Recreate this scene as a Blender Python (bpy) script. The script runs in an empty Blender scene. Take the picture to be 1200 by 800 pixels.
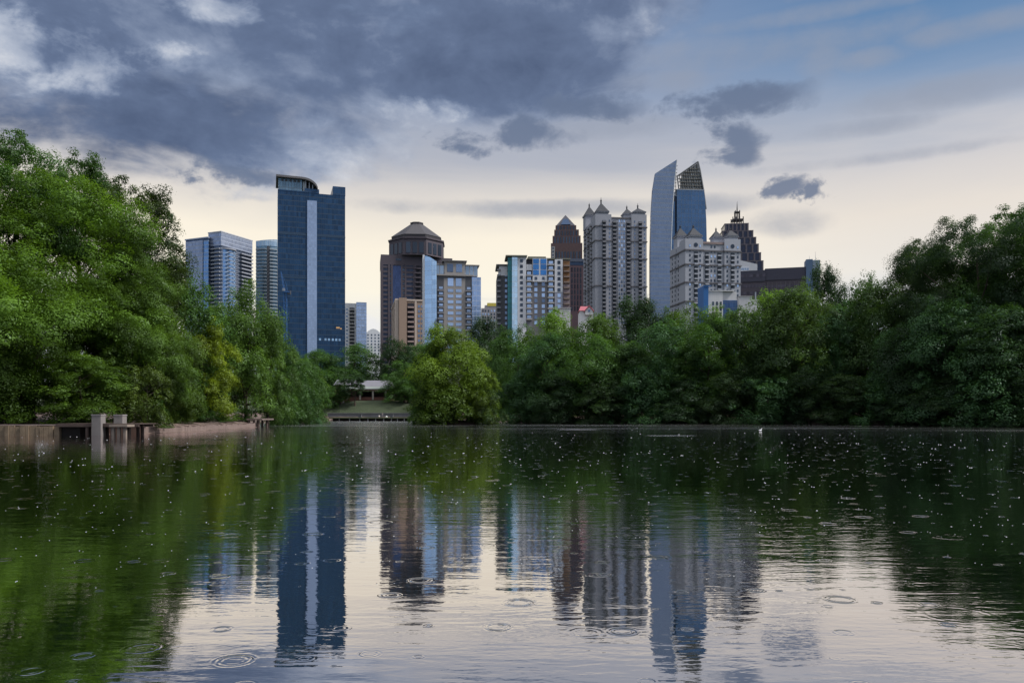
import bpy, math, random
import numpy as np
from mathutils import Vector, Matrix

# ------------------------------------------------------------------ camera, world, sun, exposure
SC = bpy.context.scene
COL = SC.collection
S, HZ, H = 900.0, 487.5, 2.0           # focal length and horizon row of the photograph (1200 px wide), eye height
R = math.radians

cam = bpy.data.objects.new('camera', bpy.data.cameras.new('camera'))
COL.objects.link(cam)
cam.location = (0, 0, H)
cam.rotation_euler = (R(90), 0, 0)
cam.data.sensor_width = 36.0
cam.data.lens = 36.0 * S / 1200.0
cam.data.shift_y = (HZ - 400.0) / 1200.0
cam.data.clip_start = 0.1
cam.data.clip_end = 30000
SC.camera = cam

SC.view_settings.view_transform = 'Standard'
SC.view_settings.look = 'None'
SC.view_settings.exposure = 0.5
SC.view_settings.gamma = 1.0
SC.view_settings.use_curve_mapping = False
SC.render.engine = 'CYCLES'
SC.cycles.max_bounces = 7
SC.cycles.diffuse_bounces = 2
SC.cycles.glossy_bounces = 4
SC.cycles.transmission_bounces = 3
SC.cycles.transparent_max_bounces = 6
SC.cycles.caustics_reflective = False
SC.cycles.caustics_refractive = False
SC.cycles.sample_clamp_indirect = 4.0
SC.cycles.use_denoising = True

SUN_AZ, SUN_EL = 98.0, 50.0            # degrees clockwise from the view direction, above the horizon
sun_vec = Vector((math.sin(R(SUN_AZ)) * math.cos(R(SUN_EL)), math.cos(R(SUN_AZ)) * math.cos(R(SUN_EL)), math.sin(R(SUN_EL))))
sl = bpy.data.lights.new('sun', 'SUN')
sl.energy = 3.3
sl.angle = R(10)
sl.color = (1.0, 0.98, 0.95)
sun = bpy.data.objects.new('sun', sl)
COL.objects.link(sun)
sun.rotation_euler = sun_vec.to_track_quat('Z', 'Y').to_euler()
sun.location = (80, -40, 300)


class V:
    """A shader value with arithmetic that makes Math nodes."""
    def __init__(s, nt, sock): s.nt, s.s = nt, sock
    def _m(s, op, *a, clamp=False):
        n = s.nt.nodes.new('ShaderNodeMath'); n.operation = op; n.use_clamp = clamp
        for i, x in enumerate((s,) + a):
            if isinstance(x, V): s.nt.links.new(x.s, n.inputs[i])
            else: n.inputs[i].default_value = float(x)
        return V(s.nt, n.outputs[0])
    def __add__(s, o): return s._m('ADD', o)
    __radd__ = __add__
    def __sub__(s, o): return s._m('SUBTRACT', o)
    def __rsub__(s, o): return (s * -1.0) + o
    def __mul__(s, o): return s._m('MULTIPLY', o)
    __rmul__ = __mul__
    def __truediv__(s, o): return s._m('DIVIDE', o)
    def __pow__(s, o): return s._m('POWER', o)
    def max(s, o): return s._m('MAXIMUM', o)
    def min(s, o): return s._m('MINIMUM', o)
    def gt(s, o): return s._m('GREATER_THAN', o)
    def lt(s, o): return s._m('LESS_THAN', o)
    def abs(s): return s._m('ABSOLUTE')
    def fract(s): return s._m('FRACT')
    def floor(s): return s._m('FLOOR')
    def cos(s): return s._m('COSINE')
    def exp(s): return s._m('EXPONENT')
    def sat(s): return s._m('ADD', 0.0, clamp=True)
    def step(s, a, b):
        n = s.nt.nodes.new('ShaderNodeMapRange'); n.interpolation_type = 'SMOOTHSTEP'
        s.nt.links.new(s.s, n.inputs['Value'])
        n.inputs['From Min'].default_value = a; n.inputs['From Max'].default_value = b
        return V(s.nt, n.outputs['Result'])


class NT:
    def __init__(s, nt): s.nt = nt
    def node(s, t, **k):
        n = s.nt.nodes.new(t)
        for a, b in k.items(): setattr(n, a, b)
        return n
    def link(s, a, b): s.nt.links.new(a.s if isinstance(a, V) else a, b)
    def put(s, sock, x):
        if isinstance(x, V): s.nt.links.new(x.s, sock)
        elif hasattr(x, 'is_linked'): s.nt.links.new(x, sock)
        else: sock.default_value = x
    def val(s, sock): return V(s.nt, sock)
    def xyz(s, vec):
        n = s.node('ShaderNodeSeparateXYZ'); s.link(vec, n.inputs[0])
        return [V(s.nt, o) for o in n.outputs]
    def comb(s, x, y, z):
        n = s.node('ShaderNodeCombineXYZ')
        for i, a in enumerate((x, y, z)): s.put(n.inputs[i], a)
        return n.outputs[0]
    def noise(s, vec, scale, detail=4, rough=0.55, dist=0.0, out='Fac'):
        n = s.node('ShaderNodeTexNoise'); s.link(vec, n.inputs['Vector'])
        n.inputs['Scale'].default_value = scale; n.inputs['Detail'].default_value = detail
        n.inputs['Roughness'].default_value = rough; n.inputs['Distortion'].default_value = dist
        o = n.outputs[out]
        return V(s.nt, o) if out == 'Fac' else o
    def white(s, vec):
        n = s.node('ShaderNodeTexWhiteNoise', noise_dimensions='3D'); s.link(vec, n.inputs['Vector'])
        return V(s.nt, n.outputs['Value'])
    def mix(s, f, a, b, blend='MIX'):
        n = s.node('ShaderNodeMix', data_type='RGBA', blend_type=blend)
        n.clamp_factor = True
        s.put(n.inputs[0], f)
        for i, c in ((6, a), (7, b)):
            if isinstance(c, (tuple, list)): n.inputs[i].default_value = (*c[:3], 1)
            else: s.link(c, n.inputs[i])
        return n.outputs[2]
    def ramp(s, f, stops, interp='LINEAR'):
        n = s.node('ShaderNodeValToRGB'); s.link(f, n.inputs[0])
        cr = n.color_ramp; cr.interpolation = interp
        while len(cr.elements) < len(stops): cr.elements.new(0.5)
        for e, (p, c) in zip(cr.elements, sorted(stops)):
            e.position = p; e.color = (*c, 1)
        return n.outputs[0]


def azel(px, py):
    k = (px - 600) / S; t = (HZ - py) / S
    return math.degrees(math.atan(k)), math.degrees(math.atan(t / math.sqrt(1 + k * k)))


def build_world():
    w = bpy.data.worlds.new('World'); SC.world = w; w.use_nodes = True
    nt = w.node_tree; nt.nodes.clear(); n = NT(nt)
    tc = n.node('ShaderNodeTexCoord')
    d = tc.outputs['Generated']
    x, y, z = n.xyz(d)
    A = x._m('ARCTAN2', y) * (180 / math.pi)
    E = z._m('ARCSINE') * (180 / math.pi)
    sky = n.node('ShaderNodeTexSky', sky_type='NISHITA')
    sky.sun_disc = False; sky.sun_elevation = R(SUN_EL); sky.sun_rotation = R(SUN_AZ)
    sky.air_density = 1.0; sky.dust_density = 2.0; sky.ozone_density = 1.5
    STR = 0.1
    g = 1.0 / STR
    def c(*rgb):                                   # on-screen 0-255 colour -> radiance at this exposure
        k = g / 2 ** SC.view_settings.exposure
        return tuple(((v / 255 + 0.055) / 1.055) ** 2.4 * k for v in rgb)
    st = n.noise(n.comb(x * 1.0, y * 1.0, z * 5.0), 1.9, 5, 0.55, 0.6)       # streaky high veil
    warp = (st - 0.5) * 9.0
    Ew = (E + warp * 0.55) / 90.0
    # the veil of high overcast ahead: cream near the horizon, slate blue above
    left = n.ramp(Ew, [(0.0, c(205, 215, 232)), (0.06, c(232, 235, 240)), (0.105, c(258, 250, 230)), (0.14, c(258, 247, 226)), (0.175, c(226, 219, 211)),
                       (0.205, c(184, 186, 195)), (0.25, c(150, 163, 187)), (0.31, c(128, 148, 180)), (0.36, c(112, 135, 172)), (0.5, c(190, 205, 225)), (1.0, c(235, 240, 248))])
    right = n.ramp(Ew, [(0.0, c(200, 212, 230)), (0.075, c(205, 215, 228)), (0.105, c(238, 232, 224)), (0.15, c(236, 226, 214)), (0.185, c(210, 207, 208)),
                        (0.215, c(160, 172, 192)), (0.25, c(122, 149, 183)), (0.285, c(94, 132, 174)), (0.33, c(84, 120, 164)), (0.5, c(180, 200, 228)), (1.0, c(235, 240, 248))])
    front = n.mix((A + warp * 1.2).step(4, 30), left, right)
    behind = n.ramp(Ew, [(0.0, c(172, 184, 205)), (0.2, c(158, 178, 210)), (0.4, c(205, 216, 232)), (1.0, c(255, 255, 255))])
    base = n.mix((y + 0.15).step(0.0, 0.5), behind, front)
    base = n.mix(0.07, base, sky.outputs[0])
    # clouds: banks where the photograph has them, broken up by noise
    fb = n.noise(n.comb(x * 1.0, y * 1.0, z * 2.1), 5.2, 9, 0.56, 0.35)
    fb2 = n.noise(n.comb(x * 1.0 + 7.3, y, z * 1.9), 3.6, 9, 0.58, 0.25)
    fm = n.noise(n.comb(x - 2.7, y, z * 1.5), 11.0, 8, 0.6, 0.3)
    fine = n.noise(n.comb(x, y + 3.1, z * 1.6), 16.0, 7, 0.6, 0.2)
    def field(blobs, A=A, E=E):
        f = None
        for px, py, rx, ry in blobs:
            a0, e0 = azel(px, py)
            k = math.cos(R(a0)) ** 2
            ra = rx * 180 / math.pi / S * k; re = ry * 180 / math.pi / S * math.cos(R(a0))
            u = (A - a0) / ra; v = (E - e0) / re
            q = 1.0 - (u * u + v * v)
            f = q if f is None else f.max(q)
        return f.max(-2.5)
    bank = field([(180, 140, 300, 75), (60, 60, 200, 110), (420, 40, 320, 85), (620, 75, 150, 55), (740, -20, 105, 60), (150, -60, 800, 60), (500, -90, 900, 80), (-200, 60, 250, 170)])
    wa = (fm - 0.5) * 9.0 + (fine - 0.5) * 3.0; we = (n.noise(n.comb(x, y + 9.7, z * 1.3), 13.0, 6, 0.6, 0.3) - 0.5) * 4.2
    small = field([(618, 166, 78, 20), (862, 118, 105, 22), (866, 168, 50, 26), (926, 217, 36, 15), (956, 223, 20, 12), (700, 128, 70, 20), (285, 205, 80, 16)], A + wa, E + we)
    wisp = field([(880, 60, 200, 26), (1100, 112, 170, 22), (1150, 30, 120, 16), (940, 20, 160, 12), (1000, 190, 190, 10), (780, 95, 110, 18), (930, 258, 70, 22), (840, 238, 90, 14), (1010, 70, 60, 14), (640, 245, 230, 12), (960, 70, 40, 30), (520, 350, 90, 5), (700, 150, 130, 16), (1010, 150, 120, 14)])
    low = field([(405, 385, 60, 22), (560, 375, 40, 16), (1000, 342, 60, 8), (310, 350, 60, 12)])
    nb = (fb - 0.5) * 3.8 + (fine - 0.5) * 1.2
    mb = (bank + nb * 0.85 + 0.12).step(-0.15, 0.75)
    ms = (small + (fm - 0.5) * 2.6 + (fine - 0.5) * 1.6).step(0.0, 0.95)
    mw = (wisp + (fb2 - 0.5) * 3.0 + (fine - 0.5) * 1.4).step(0.0, 1.5) * 0.68
    ml = (low + (fine - 0.5) * 2.5 + (fb - 0.5) * 1.5).step(0.0, 0.5) * 0.55
    light = field([(108, 72, 45, 45), (205, 88, 85, 24), (12, 60, 45, 50), (250, 8, 60, 14), (480, 128, 60, 14)])
    core = field([(430, 45, 230, 45), (620, 92, 130, 40), (70, 30, 70, 40), (130, 150, 260, 34), (300, 120, 150, 40)])
    lm = (light + (fm - 0.5) * 5.5 + (fine - 0.5) * 4.0 + (fb - 0.5) * 2.4).step(-0.4, 1.5)
    cm_ = (core + (fm - 0.5) * 2.6 + (fb - 0.5) * 1.6).step(-0.6, 1.0)
    tex = ((fb2 - 0.5) * 1.7 + (fm - 0.5) * 1.1 + (fine - 0.5) * 0.5 + 0.47 + lm * 0.30 - cm_ * 0.20).sat()
    dark = n.ramp(tex, [(0.0, c(84, 99, 128)), (0.36, c(102, 118, 148)), (0.58, c(134, 148, 174)), (0.80, c(178, 187, 204)), (1.0, c(216, 219, 226))])
    col = n.mix(mw, base, c(150, 158, 175))
    col = n.mix(ml, col, c(236, 236, 240))
    col = n.mix(mb, col, dark)
    col = n.mix(ms * 0.88, col, c(103, 118, 145))
    # loose bright cloud added to the unseen sky behind and above, to light the trees
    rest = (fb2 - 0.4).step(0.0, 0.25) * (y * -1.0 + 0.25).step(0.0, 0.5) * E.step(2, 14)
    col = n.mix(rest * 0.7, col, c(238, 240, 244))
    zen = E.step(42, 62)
    col = n.mix(zen * 0.85, col, (1.35 / STR, 1.38 / STR, 1.42 / STR))  # overhead sky, out of view, brightened as added fill light for the trees
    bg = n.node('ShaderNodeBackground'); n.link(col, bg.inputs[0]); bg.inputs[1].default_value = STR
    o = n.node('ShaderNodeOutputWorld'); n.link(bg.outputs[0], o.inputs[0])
build_world()

# ------------------------------------------------------------------ helpers
def PX(px, D): return (px - 600) / S * D
def PZ(py, D): return H + (HZ - py) / S * D


def tag(o, label=None, cat=None, group=None, kind=None):
    if label: o['label'] = label
    if cat: o['category'] = cat
    if group: o['group'] = group
    if kind: o['kind'] = kind
    return o


def empty(name, loc, rz=0.0):
    o = bpy.data.objects.new(name, None); COL.objects.link(o)
    o.location = loc; o.rotation_euler = (0, 0, rz); o.empty_display_size = 1
    return o


class MB:
    def __init__(s): s.v, s.f = [], []
    def add(s, vs, fs):
        b = len(s.v); s.v += [tuple(p) for p in vs]; s.f += [tuple(b + i for i in f) for f in fs]; return s
    def box(s, x0, x1, y0, y1, z0, z1, M=None):
        vs = [(x, y, z) for z in (z0, z1) for y in (y0, y1) for x in (x0, x1)]
        if M is not None: vs = [M @ Vector(p) for p in vs]
        return s.add(vs, [(0, 2, 3, 1), (4, 5, 7, 6), (0, 1, 5, 4), (2, 6, 7, 3), (0, 4, 6, 2), (1, 3, 7, 5)])
    def prism(s, pts, z0, z1, pts1=None):
        n = len(pts); pts1 = pts1 or pts
        vs = [(x, y, z0) for x, y in pts] + [(x, y, z1) for x, y in pts1]
        return s.add(vs, [tuple(range(n - 1, -1, -1)), tuple(range(n, 2 * n))] + [(i, (i + 1) % n, n + (i + 1) % n, n + i) for i in range(n)])
    def slab_xz(s, pts, y0, y1):
        """outline in x,z (counter-clockwise seen from -y), extruded from y0 to y1"""
        n = len(pts)
        vs = [(x, y0, z) for x, z in pts] + [(x, y1, z) for x, z in pts]
        return s.add(vs, [tuple(range(n)), tuple(range(2 * n - 1, n - 1, -1))] + [((i + 1) % n, i, n + i, n + (i + 1) % n) for i in range(n)])
    def cone(s, cx, cy, z0, z1, r0, r1, n=8, rot=0.0, ry=1.0):
        r1 = max(r1, 1e-3)
        p0 = [(cx + r0 * math.cos(rot + 2 * math.pi * i / n), cy + ry * r0 * math.sin(rot + 2 * math.pi * i / n)) for i in range(n)]
        p1 = [(cx + r1 * math.cos(rot + 2 * math.pi * i / n), cy + ry * r1 * math.sin(rot + 2 * math.pi * i / n)) for i in range(n)]
        return s.prism(p0, z0, z1, p1)
    def tube(s, pts, rads, n=7):
        rings = []
        for i, p in enumerate(pts):
            p = Vector(p)
            t = (Vector(pts[min(i + 1, len(pts) - 1)]) - Vector(pts[max(i - 1, 0)])).normalized()
            a = t.cross(Vector((0.3, 0.9, 0.1))).normalized(); b = t.cross(a)
            rings.append([p + (a * math.cos(2 * math.pi * k / n) + b * math.sin(2 * math.pi * k / n)) * rads[i] for k in range(n)])
        vs = [q for r in rings for q in r]
        fs = [(i * n + k, i * n + (k + 1) % n, (i + 1) * n + (k + 1) % n, (i + 1) * n + k) for i in range(len(pts) - 1) for k in range(n)]
        fs += [tuple(range(n - 1, -1, -1)), tuple((len(pts) - 1) * n + k for k in range(n))]
        return s.add(vs, fs)
    def mesh(s, name, mat):
        me = bpy.data.meshes.new(name); me.from_pydata(s.v, [], s.f); me.update()
        if mat: me.materials.append(mat)
        return me
    def build(s, name, mat, parent=None, loc=None):
        o = bpy.data.objects.new(name, s.mesh(name, mat)); COL.objects.link(o)
        if parent: o.parent = parent
        if loc: o.location = loc
        return o


MATS = {}
def newmat(name):
    m = bpy.data.materials.new(name); m.use_nodes = True
    m.node_tree.nodes.clear()
    return m, NT(m.node_tree)


def surf(name, col, rough=0.8, var=0.18, scale=0.35, stain=0.12, metal=0.0, bump=0.0, spec=0.3):
    """plain painted / stone / concrete surface with soft blotches and vertical weather streaks"""
    if name in MATS: return MATS[name]
    m, n = newmat(name)
    tc = n.node('ShaderNodeTexCoord'); o = tc.outputs['Object']
    x, y, z = n.xyz(o)
    a = n.noise(o, scale, 5, 0.6)
    b = n.noise(n.comb(x * 1.6, y * 1.6, z * 0.08), 0.8, 3, 0.6)
    k = (a - 0.5) * (2 * var) + (b - 0.5) * (2 * stain) + 1.0
    c = n.mix(1.0, col, n.comb(k, k, k), 'MULTIPLY')
    p = n.node('ShaderNodeBsdfPrincipled'); n.link(c, p.inputs['Base Color'])
    p.inputs['Roughness'].default_value = rough; p.inputs['Metallic'].default_value = metal
    p.inputs['Specular IOR Level'].default_value = spec
    if bump:
        bn = n.node('ShaderNodeBump'); bn.inputs['Strength'].default_value = 0.6; bn.inputs['Distance'].default_value = bump
        n.link(n.noise(o, scale * 8, 5, 0.6), bn.inputs['Height']); n.link(bn.outputs[0], p.inputs['Normal'])
    out = n.node('ShaderNodeOutputMaterial'); n.link(p.outputs[0], out.inputs[0])
    MATS[name] = m
    return m


def curtain(name, glass, frame, pw=1.5, fh=3.6, mw=0.10, bh=0.16, metal=0.75, rough=0.12, var=0.35, wob=0.02, lit=0.0):
    """curtain wall: panes pw wide and fh tall between mullions, each pane a little different"""
    if name in MATS: return MATS[name]
    m, n = newmat(name)
    tc = n.node('ShaderNodeTexCoord'); o = tc.outputs['Object']
    x, y, z = n.xyz(o)
    u = (x + y + 500.0) / pw; v = (z + 0.13) / fh
    fr = u.fract().lt(mw).max(v.fract().lt(bh))
    cell = n.comb(u.floor(), v.floor(), 1.0)
    rnd = n.white(cell)
    big = n.noise(o, 0.035, 3, 0.5)
    k = (rnd - 0.5) * var + (big - 0.5) * 0.5 + 1.0
    gc = n.mix(1.0, glass, n.comb(k, k, k), 'MULTIPLY')
    c = n.mix(fr, gc, frame)
    p = n.node('ShaderNodeBsdfPrincipled'); n.link(c, p.inputs['Base Color'])
    n.link((1.0 - fr) * metal, p.inputs['Metallic'])
    n.link(fr * 0.4 + rnd * 0.08 + rough, p.inputs['Roughness'])
    bn = n.node('ShaderNodeBump'); bn.inputs['Strength'].default_value = 1.0; bn.inputs['Distance'].default_value = 1.0
    h = n.noise(o, 0.22, 2, 0.5) * wob * 6 + rnd * x * 0.0
    n.link(h, bn.inputs['Height']); n.link(bn.outputs[0], p.inputs['Normal'])
    out = n.node('ShaderNodeOutputMaterial'); n.link(p.outputs[0], out.inputs[0])
    MATS[name] = m
    return m


def glassmat(name, col, rough=0.1, metal=0.6, var=0.8):
    """window glass; every window object differs a little in tone"""
    if name in MATS: return MATS[name]
    m, n = newmat(name)
    oi = n.node('ShaderNodeObjectInfo'); ge = n.node('ShaderNodeNewGeometry')
    rnd = V(n.nt, oi.outputs['Random']); r2 = V(n.nt, ge.outputs['Random Per Island'])
    k = (rnd - 0.5) * var + (r2 - 0.5) * var + 1.0
    c = n.mix(1.0, col, n.comb(k, k, k), 'MULTIPLY')
    p = n.node('ShaderNodeBsdfPrincipled'); n.link(c, p.inputs['Base Color'])
    p.inputs['Metallic'].default_value = metal; n.link(r2 * 0.1 + rough, p.inputs['Roughness'])
    out = n.node('ShaderNodeOutputMaterial'); n.link(p.outputs[0], out.inputs[0])
    MATS[name] = m
    return m

# ------------------------------------------------------------------ lake, terrain
LAKE = [(-95, 2.2), (-84, 50), (-60, 80), (-46.9, 80.0), (-42.6, 86), (-40.5, 96), (-42.5, 112), (-44.5, 132), (-47.5, 146), (-58, 172), (-67, 205), (-84, 300), (-78, 326),
        (-40, 327), (-14, 322), (-6, 262), (2, 224), (24, 206), (48, 197), (66, 189), (82, 168), (96, 146), (122, 108), (140, 60), (120, 2.2)]
LP = np.array(LAKE)
ISL = (-13.5, 186.0)


def lake_sd(x, y):
    """signed distance to the shoreline, positive on land"""
    x = np.asarray(x, float); y = np.asarray(y, float)
    d = np.full(x.shape, 1e9); inside = np.zeros(x.shape, bool)
    n = len(LP)
    for i in range(n):
        ax, ay = LP[i]; bx, by = LP[(i + 1) % n]
        ex, ey = bx - ax, by - ay
        t = np.clip(((x - ax) * ex + (y - ay) * ey) / (ex * ex + ey * ey), 0, 1)
        d = np.minimum(d, np.hypot(x - ax - t * ex, y - ay - t * ey))
        c = (ay > y) != (by > y)
        with np.errstate(divide='ignore', invalid='ignore'):
            xi = ax + (y - ay) * ex / (ey if ey != 0 else 1e-9)
        inside ^= c & (x < xi)
    sd = np.where(inside, -d, d)
    di = 5.0 - np.hypot((x - ISL[0]) / 1.45, (y - ISL[1]))
    return np.maximum(sd, np.where(di > -3, di, -3 + 0 * di) - 0.0) if True else sd


def sstep(a, b, v):
    t = np.clip((v - a) / (b - a), 0, 1); return t * t * (3 - 2 * t)


def terrain(x, y):
    x = np.asarray(x, float); y = np.asarray(y, float)
    sd = lake_sd(x, y)
    rough = 0.22 * np.sin(x * 0.41 + 1.3 * np.sin(y * 0.23)) * np.sin(y * 0.37 + np.sin(x * 0.19))
    z = np.where(sd < 0, np.maximum(sd * 0.35, -1.6), 1.0 * sstep(0, 3.2, sd) + np.clip(sd - 3, 0, 60) * 0.035)
    z = z + rough * sstep(0.3, 6, sd)
    z = z + 20 * sstep(60, 320, sd) * sstep(150, 480, y)
    hill = np.exp(-((x + 62) / 38) ** 2) * sstep(329, 344, y) * 7.5      # lawn below the pavilion
    z = z + hill * (1 - sstep(380, 460, y))
    z = np.where((sd > 0) & (y < 14) & (np.abs(x) < 60), np.minimum(z, 0.25), z)
    return z


def T(x, y): return float(terrain(np.array([x]), np.array([y]))[0])


def build_ground():
    def axis(parts):
        out = []
        for a, b, st in parts: out += list(np.arange(a, b, st))
        return np.array(out + [parts[-1][1]])
    xs = axis([(-9000, -1500, 1500), (-1500, -300, 150), (-300, -132, 14), (-132, 150, 2.0), (150, 320, 14), (320, 1500, 118), (1500, 9000, 1500)])
    ys = axis([(-3000, -300, 900), (-300, -12, 36), (-12, 70, 4.1), (70, 360, 2.0), (360, 700, 10), (700, 1500, 80), (1500, 12000, 1500)])
    X, Y = np.meshgrid(xs, ys)
    Z = terrain(X, Y)
    nx, ny = len(xs), len(ys)
    co = np.stack([X, Y, Z], -1).reshape(-1, 3)
    i = np.arange(nx * ny).reshape(ny, nx)
    f = np.stack([i[:-1, :-1], i[:-1, 1:], i[1:, 1:], i[1:, :-1]], -1).reshape(-1, 4)
    me = bpy.data.meshes.new('ground'); me.from_pydata(co.tolist(), [], f.tolist()); me.update()
    me.polygons.foreach_set('use_smooth', np.ones(len(f), bool))
    at = me.attributes.new('grass', 'FLOAT', 'POINT')
    gx, gy = co[:, 0], co[:, 1]
    sd = lake_sd(gx, gy)
    lawn = np.exp(-(((gx + 60) / 30) ** 4)) * sstep(331, 334, gy) * (1 - sstep(352, 358, gy))
    far = sstep(40, 90, sd) * 0.6
    at.data.foreach_set('value', np.clip(np.maximum(lawn, far), 0, 1).astype(np.float32))
    m, n = newmat('earth_bank')
    ge = n.node('ShaderNodeNewGeometry'); pos = ge.outputs['Position']
    a = n.noise(pos, 0.5, 7, 0.65); b = n.noise(pos, 3.5, 5, 0.6)
    soil = n.ramp(a, [(0.25, (.040, .026, .020)), (0.45, (.085, .056, .044)), (0.6, (.15, .10, .08)), (0.8, (.055, .045, .028))])
    grass = n.ramp(b, [(0.3, (.016, .026, .010)), (0.6, (.034, .047, .018)), (0.8, (.062, .066, .028))])
    at_n = n.node('ShaderNodeAttribute', attribute_name='grass')
    c = n.mix((V(n.nt, at_n.outputs['Fac']) + (a - 0.5) * 0.5).step(0.3, 0.6), soil, grass)
    p = n.node('ShaderNodeBsdfPrincipled'); n.link(c, p.inputs['Base Color']); p.inputs['Roughness'].default_value = 0.9
    bn = n.node('ShaderNodeBump'); bn.inputs['Distance'].default_value = 0.25; n.link(b, bn.inputs['Height']); n.link(bn.outputs[0], p.inputs['Normal'])
    out = n.node('ShaderNodeOutputMaterial'); n.link(p.outputs[0], out.inputs[0])
    me.materials.append(m)
    o = bpy.data.objects.new('ground', me); COL.objects.link(o); tag(o, kind='structure')
build_ground()


def build_water():
    m, n = newmat('lake_water')
    ge = n.node('ShaderNodeNewGeometry'); pos = ge.outputs['Position']
    x, y, z = n.xyz(pos)
    dist = (x * x + y * y)._m('SQRT')
    # ripples: long low swell plus short chop, crests lying across the view
    n1 = n.noise(n.comb(x * 0.26, y * 1.10, 0.0), 1.0, 3, 0.5, 0.4)
    n2 = n.noise(n.comb(x * 1.5, y * 4.6, 3.0), 1.0, 3, 0.55, 0.3)
    n3 = n.noise(n.comb(x * 7.0, y * 13.0, 9.0), 1.0, 2, 0.5)
    patch = n.noise(n.comb(x * 0.05, y * 0.09, 5.0), 1.0, 4, 0.6)
    calm = patch.step(0.36, 0.64) * 0.75 + 0.35
    h = (n1 * 0.0075 + n2 * 0.0050 * calm + n3 * 0.0014 * calm + n.noise(n.comb(x * 17.0, y * 26.0, 4.0), 1.0, 2, 0.5) * 0.0004 * calm)
    # rings left by single raindrops
    def rings(cell, off, keep, rmax, amp, k):
        p = n.comb(x / cell + off, y / cell + off * 0.37, 0.0)
        vo = n.node('ShaderNodeTexVoronoi', voronoi_dimensions='2D', feature='F1')
        n.link(p, vo.inputs['Vector']); vo.inputs['Scale'].default_value = 1.0; vo.inputs['Randomness'].default_value = 0.85
        cr, cg, cb = n.xyz(vo.outputs['Color'])
        r = V(n.nt, vo.outputs['Distance']) * cell
        rad = cr * (rmax * 0.8) + rmax * 0.2
        q = (r - rad) / (rad * 0.22 + 0.015)
        return (q * q * -1.0).exp() * ((r - rad) * (6.2832 / k)).cos() * (cg.gt(keep)) * (cb * 0.7 + 0.3) * amp * (n2 * 1.6 + n1 * 1.2 - 0.55).max(0.1)
    h = h + (dist * 0.095).max(0.42).min(5.5) * (rings(1.9, 0.0, 0.55, 0.26, 0.0007, 0.075) + rings(1.15, 11.7, 0.56, 0.15, 0.0012, 0.05) + rings(2.7, 5.1, 0.70, 0.36, 0.0003, 0.10) + rings(0.8, 31.3, 0.62, 0.08, 0.0014, 0.04))
    bn = n.node('ShaderNodeBump'); bn.inputs['Strength'].default_value = 1.0; bn.inputs['Distance'].default_value = 1.0
    n.link(h, bn.inputs['Height'])
    # wind-ruffled bands towards the far shore
    ruf = n.noise(n.comb(x * 0.016, y * 0.040, 1.0), 1.0, 6, 0.65, 0.6)
    band = dist.step(25, 230) * ((ruf - 0.40).step(0.0, 0.25) * 0.75 + 0.25)
    def glint(px, py, rx, ry):
        D = 1800 / (py - HZ); cx = PX(px, D)
        u = (x - cx) / rx; v = (y - D) / ry
        return (1.0 - (u * u + v * v) + (ruf - 0.5) * 3.0 + (n1 - 0.5) * 2.2).step(0.0, 0.9) * 0.6
    gl = glint(678, 503.2, 3.6, 2.6).max(glint(785, 510.2, 3.6, 1.5))
    rough = dist.step(6, 90) * 0.035 + 0.012 + band * 0.17 + gl * 0.30
    gs = n.node('ShaderNodeBsdfGlossy', distribution='MULTI_GGX')
    gs.inputs['Color'].default_value = (.98, .945, .955, 1)
    n.link(rough, gs.inputs['Roughness']); n.link(bn.outputs[0], gs.inputs['Normal'])
    df = n.node('ShaderNodeBsdfDiffuse'); df.inputs['Color'].default_value = (.0006, .0045, .0015, 1)
    lw = n.node('ShaderNodeFresnel'); lw.inputs['IOR'].default_value = 1.33; n.link(bn.outputs[0], lw.inputs['Normal'])
    mx = n.node('ShaderNodeMixShader'); n.link((V(n.nt, lw.outputs[0]) * 0.55 + 0.58 + gl * 0.2).min(1.0), mx.inputs[0])
    n.link(df.outputs[0], mx.inputs[1]); n.link(gs.outputs[0], mx.inputs[2])
    out = n.node('ShaderNodeOutputMaterial'); n.link(mx.outputs[0], out.inputs[0])
    b = MB()
    b.add([(-140, -8, 0), (170, -8, 0), (170, 345, 0), (-140, 345, 0)], [(0, 1, 2, 3)])
    tag(b.build('lake_water', m), kind='structure')
    # little white crowns where drops hit the surface
    rng = random.Random(4); sb = MB()
    wm = surf('splash_white', (.38, .39, .40), 0.25, 0.05, 3, 0.0)
    k = 0
    while k < 760:
        py = 499 + (rng.random() ** 1.35) * 190
        D = 1800 / (py - HZ); X = PX(rng.uniform(-20, 1220), D)
        if lake_sd(np.array([X]), np.array([D]))[0] > -1.5: continue
        if py > 640 and rng.random() < .5: continue
        w = min(rng.uniform(0.45, 0.95) * D / S, 0.05)
        hh = w * rng.uniform(0.15, 0.5)
        for j in range(rng.choice((1, 1, 1, 2))):
            ox = rng.uniform(-2, 2) * w * j; 
            sb.cone(X + ox, D + rng.uniform(-.3, .3) * j, -0.002, hh, w, w * 0.35, 6, rng.random())
        k += 1
    o = sb.build('rain_splashes', wm); tag(o, 'tiny white splashes of raindrops scattered over the dark lake', 'splashes', kind='stuff')
build_water()

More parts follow.
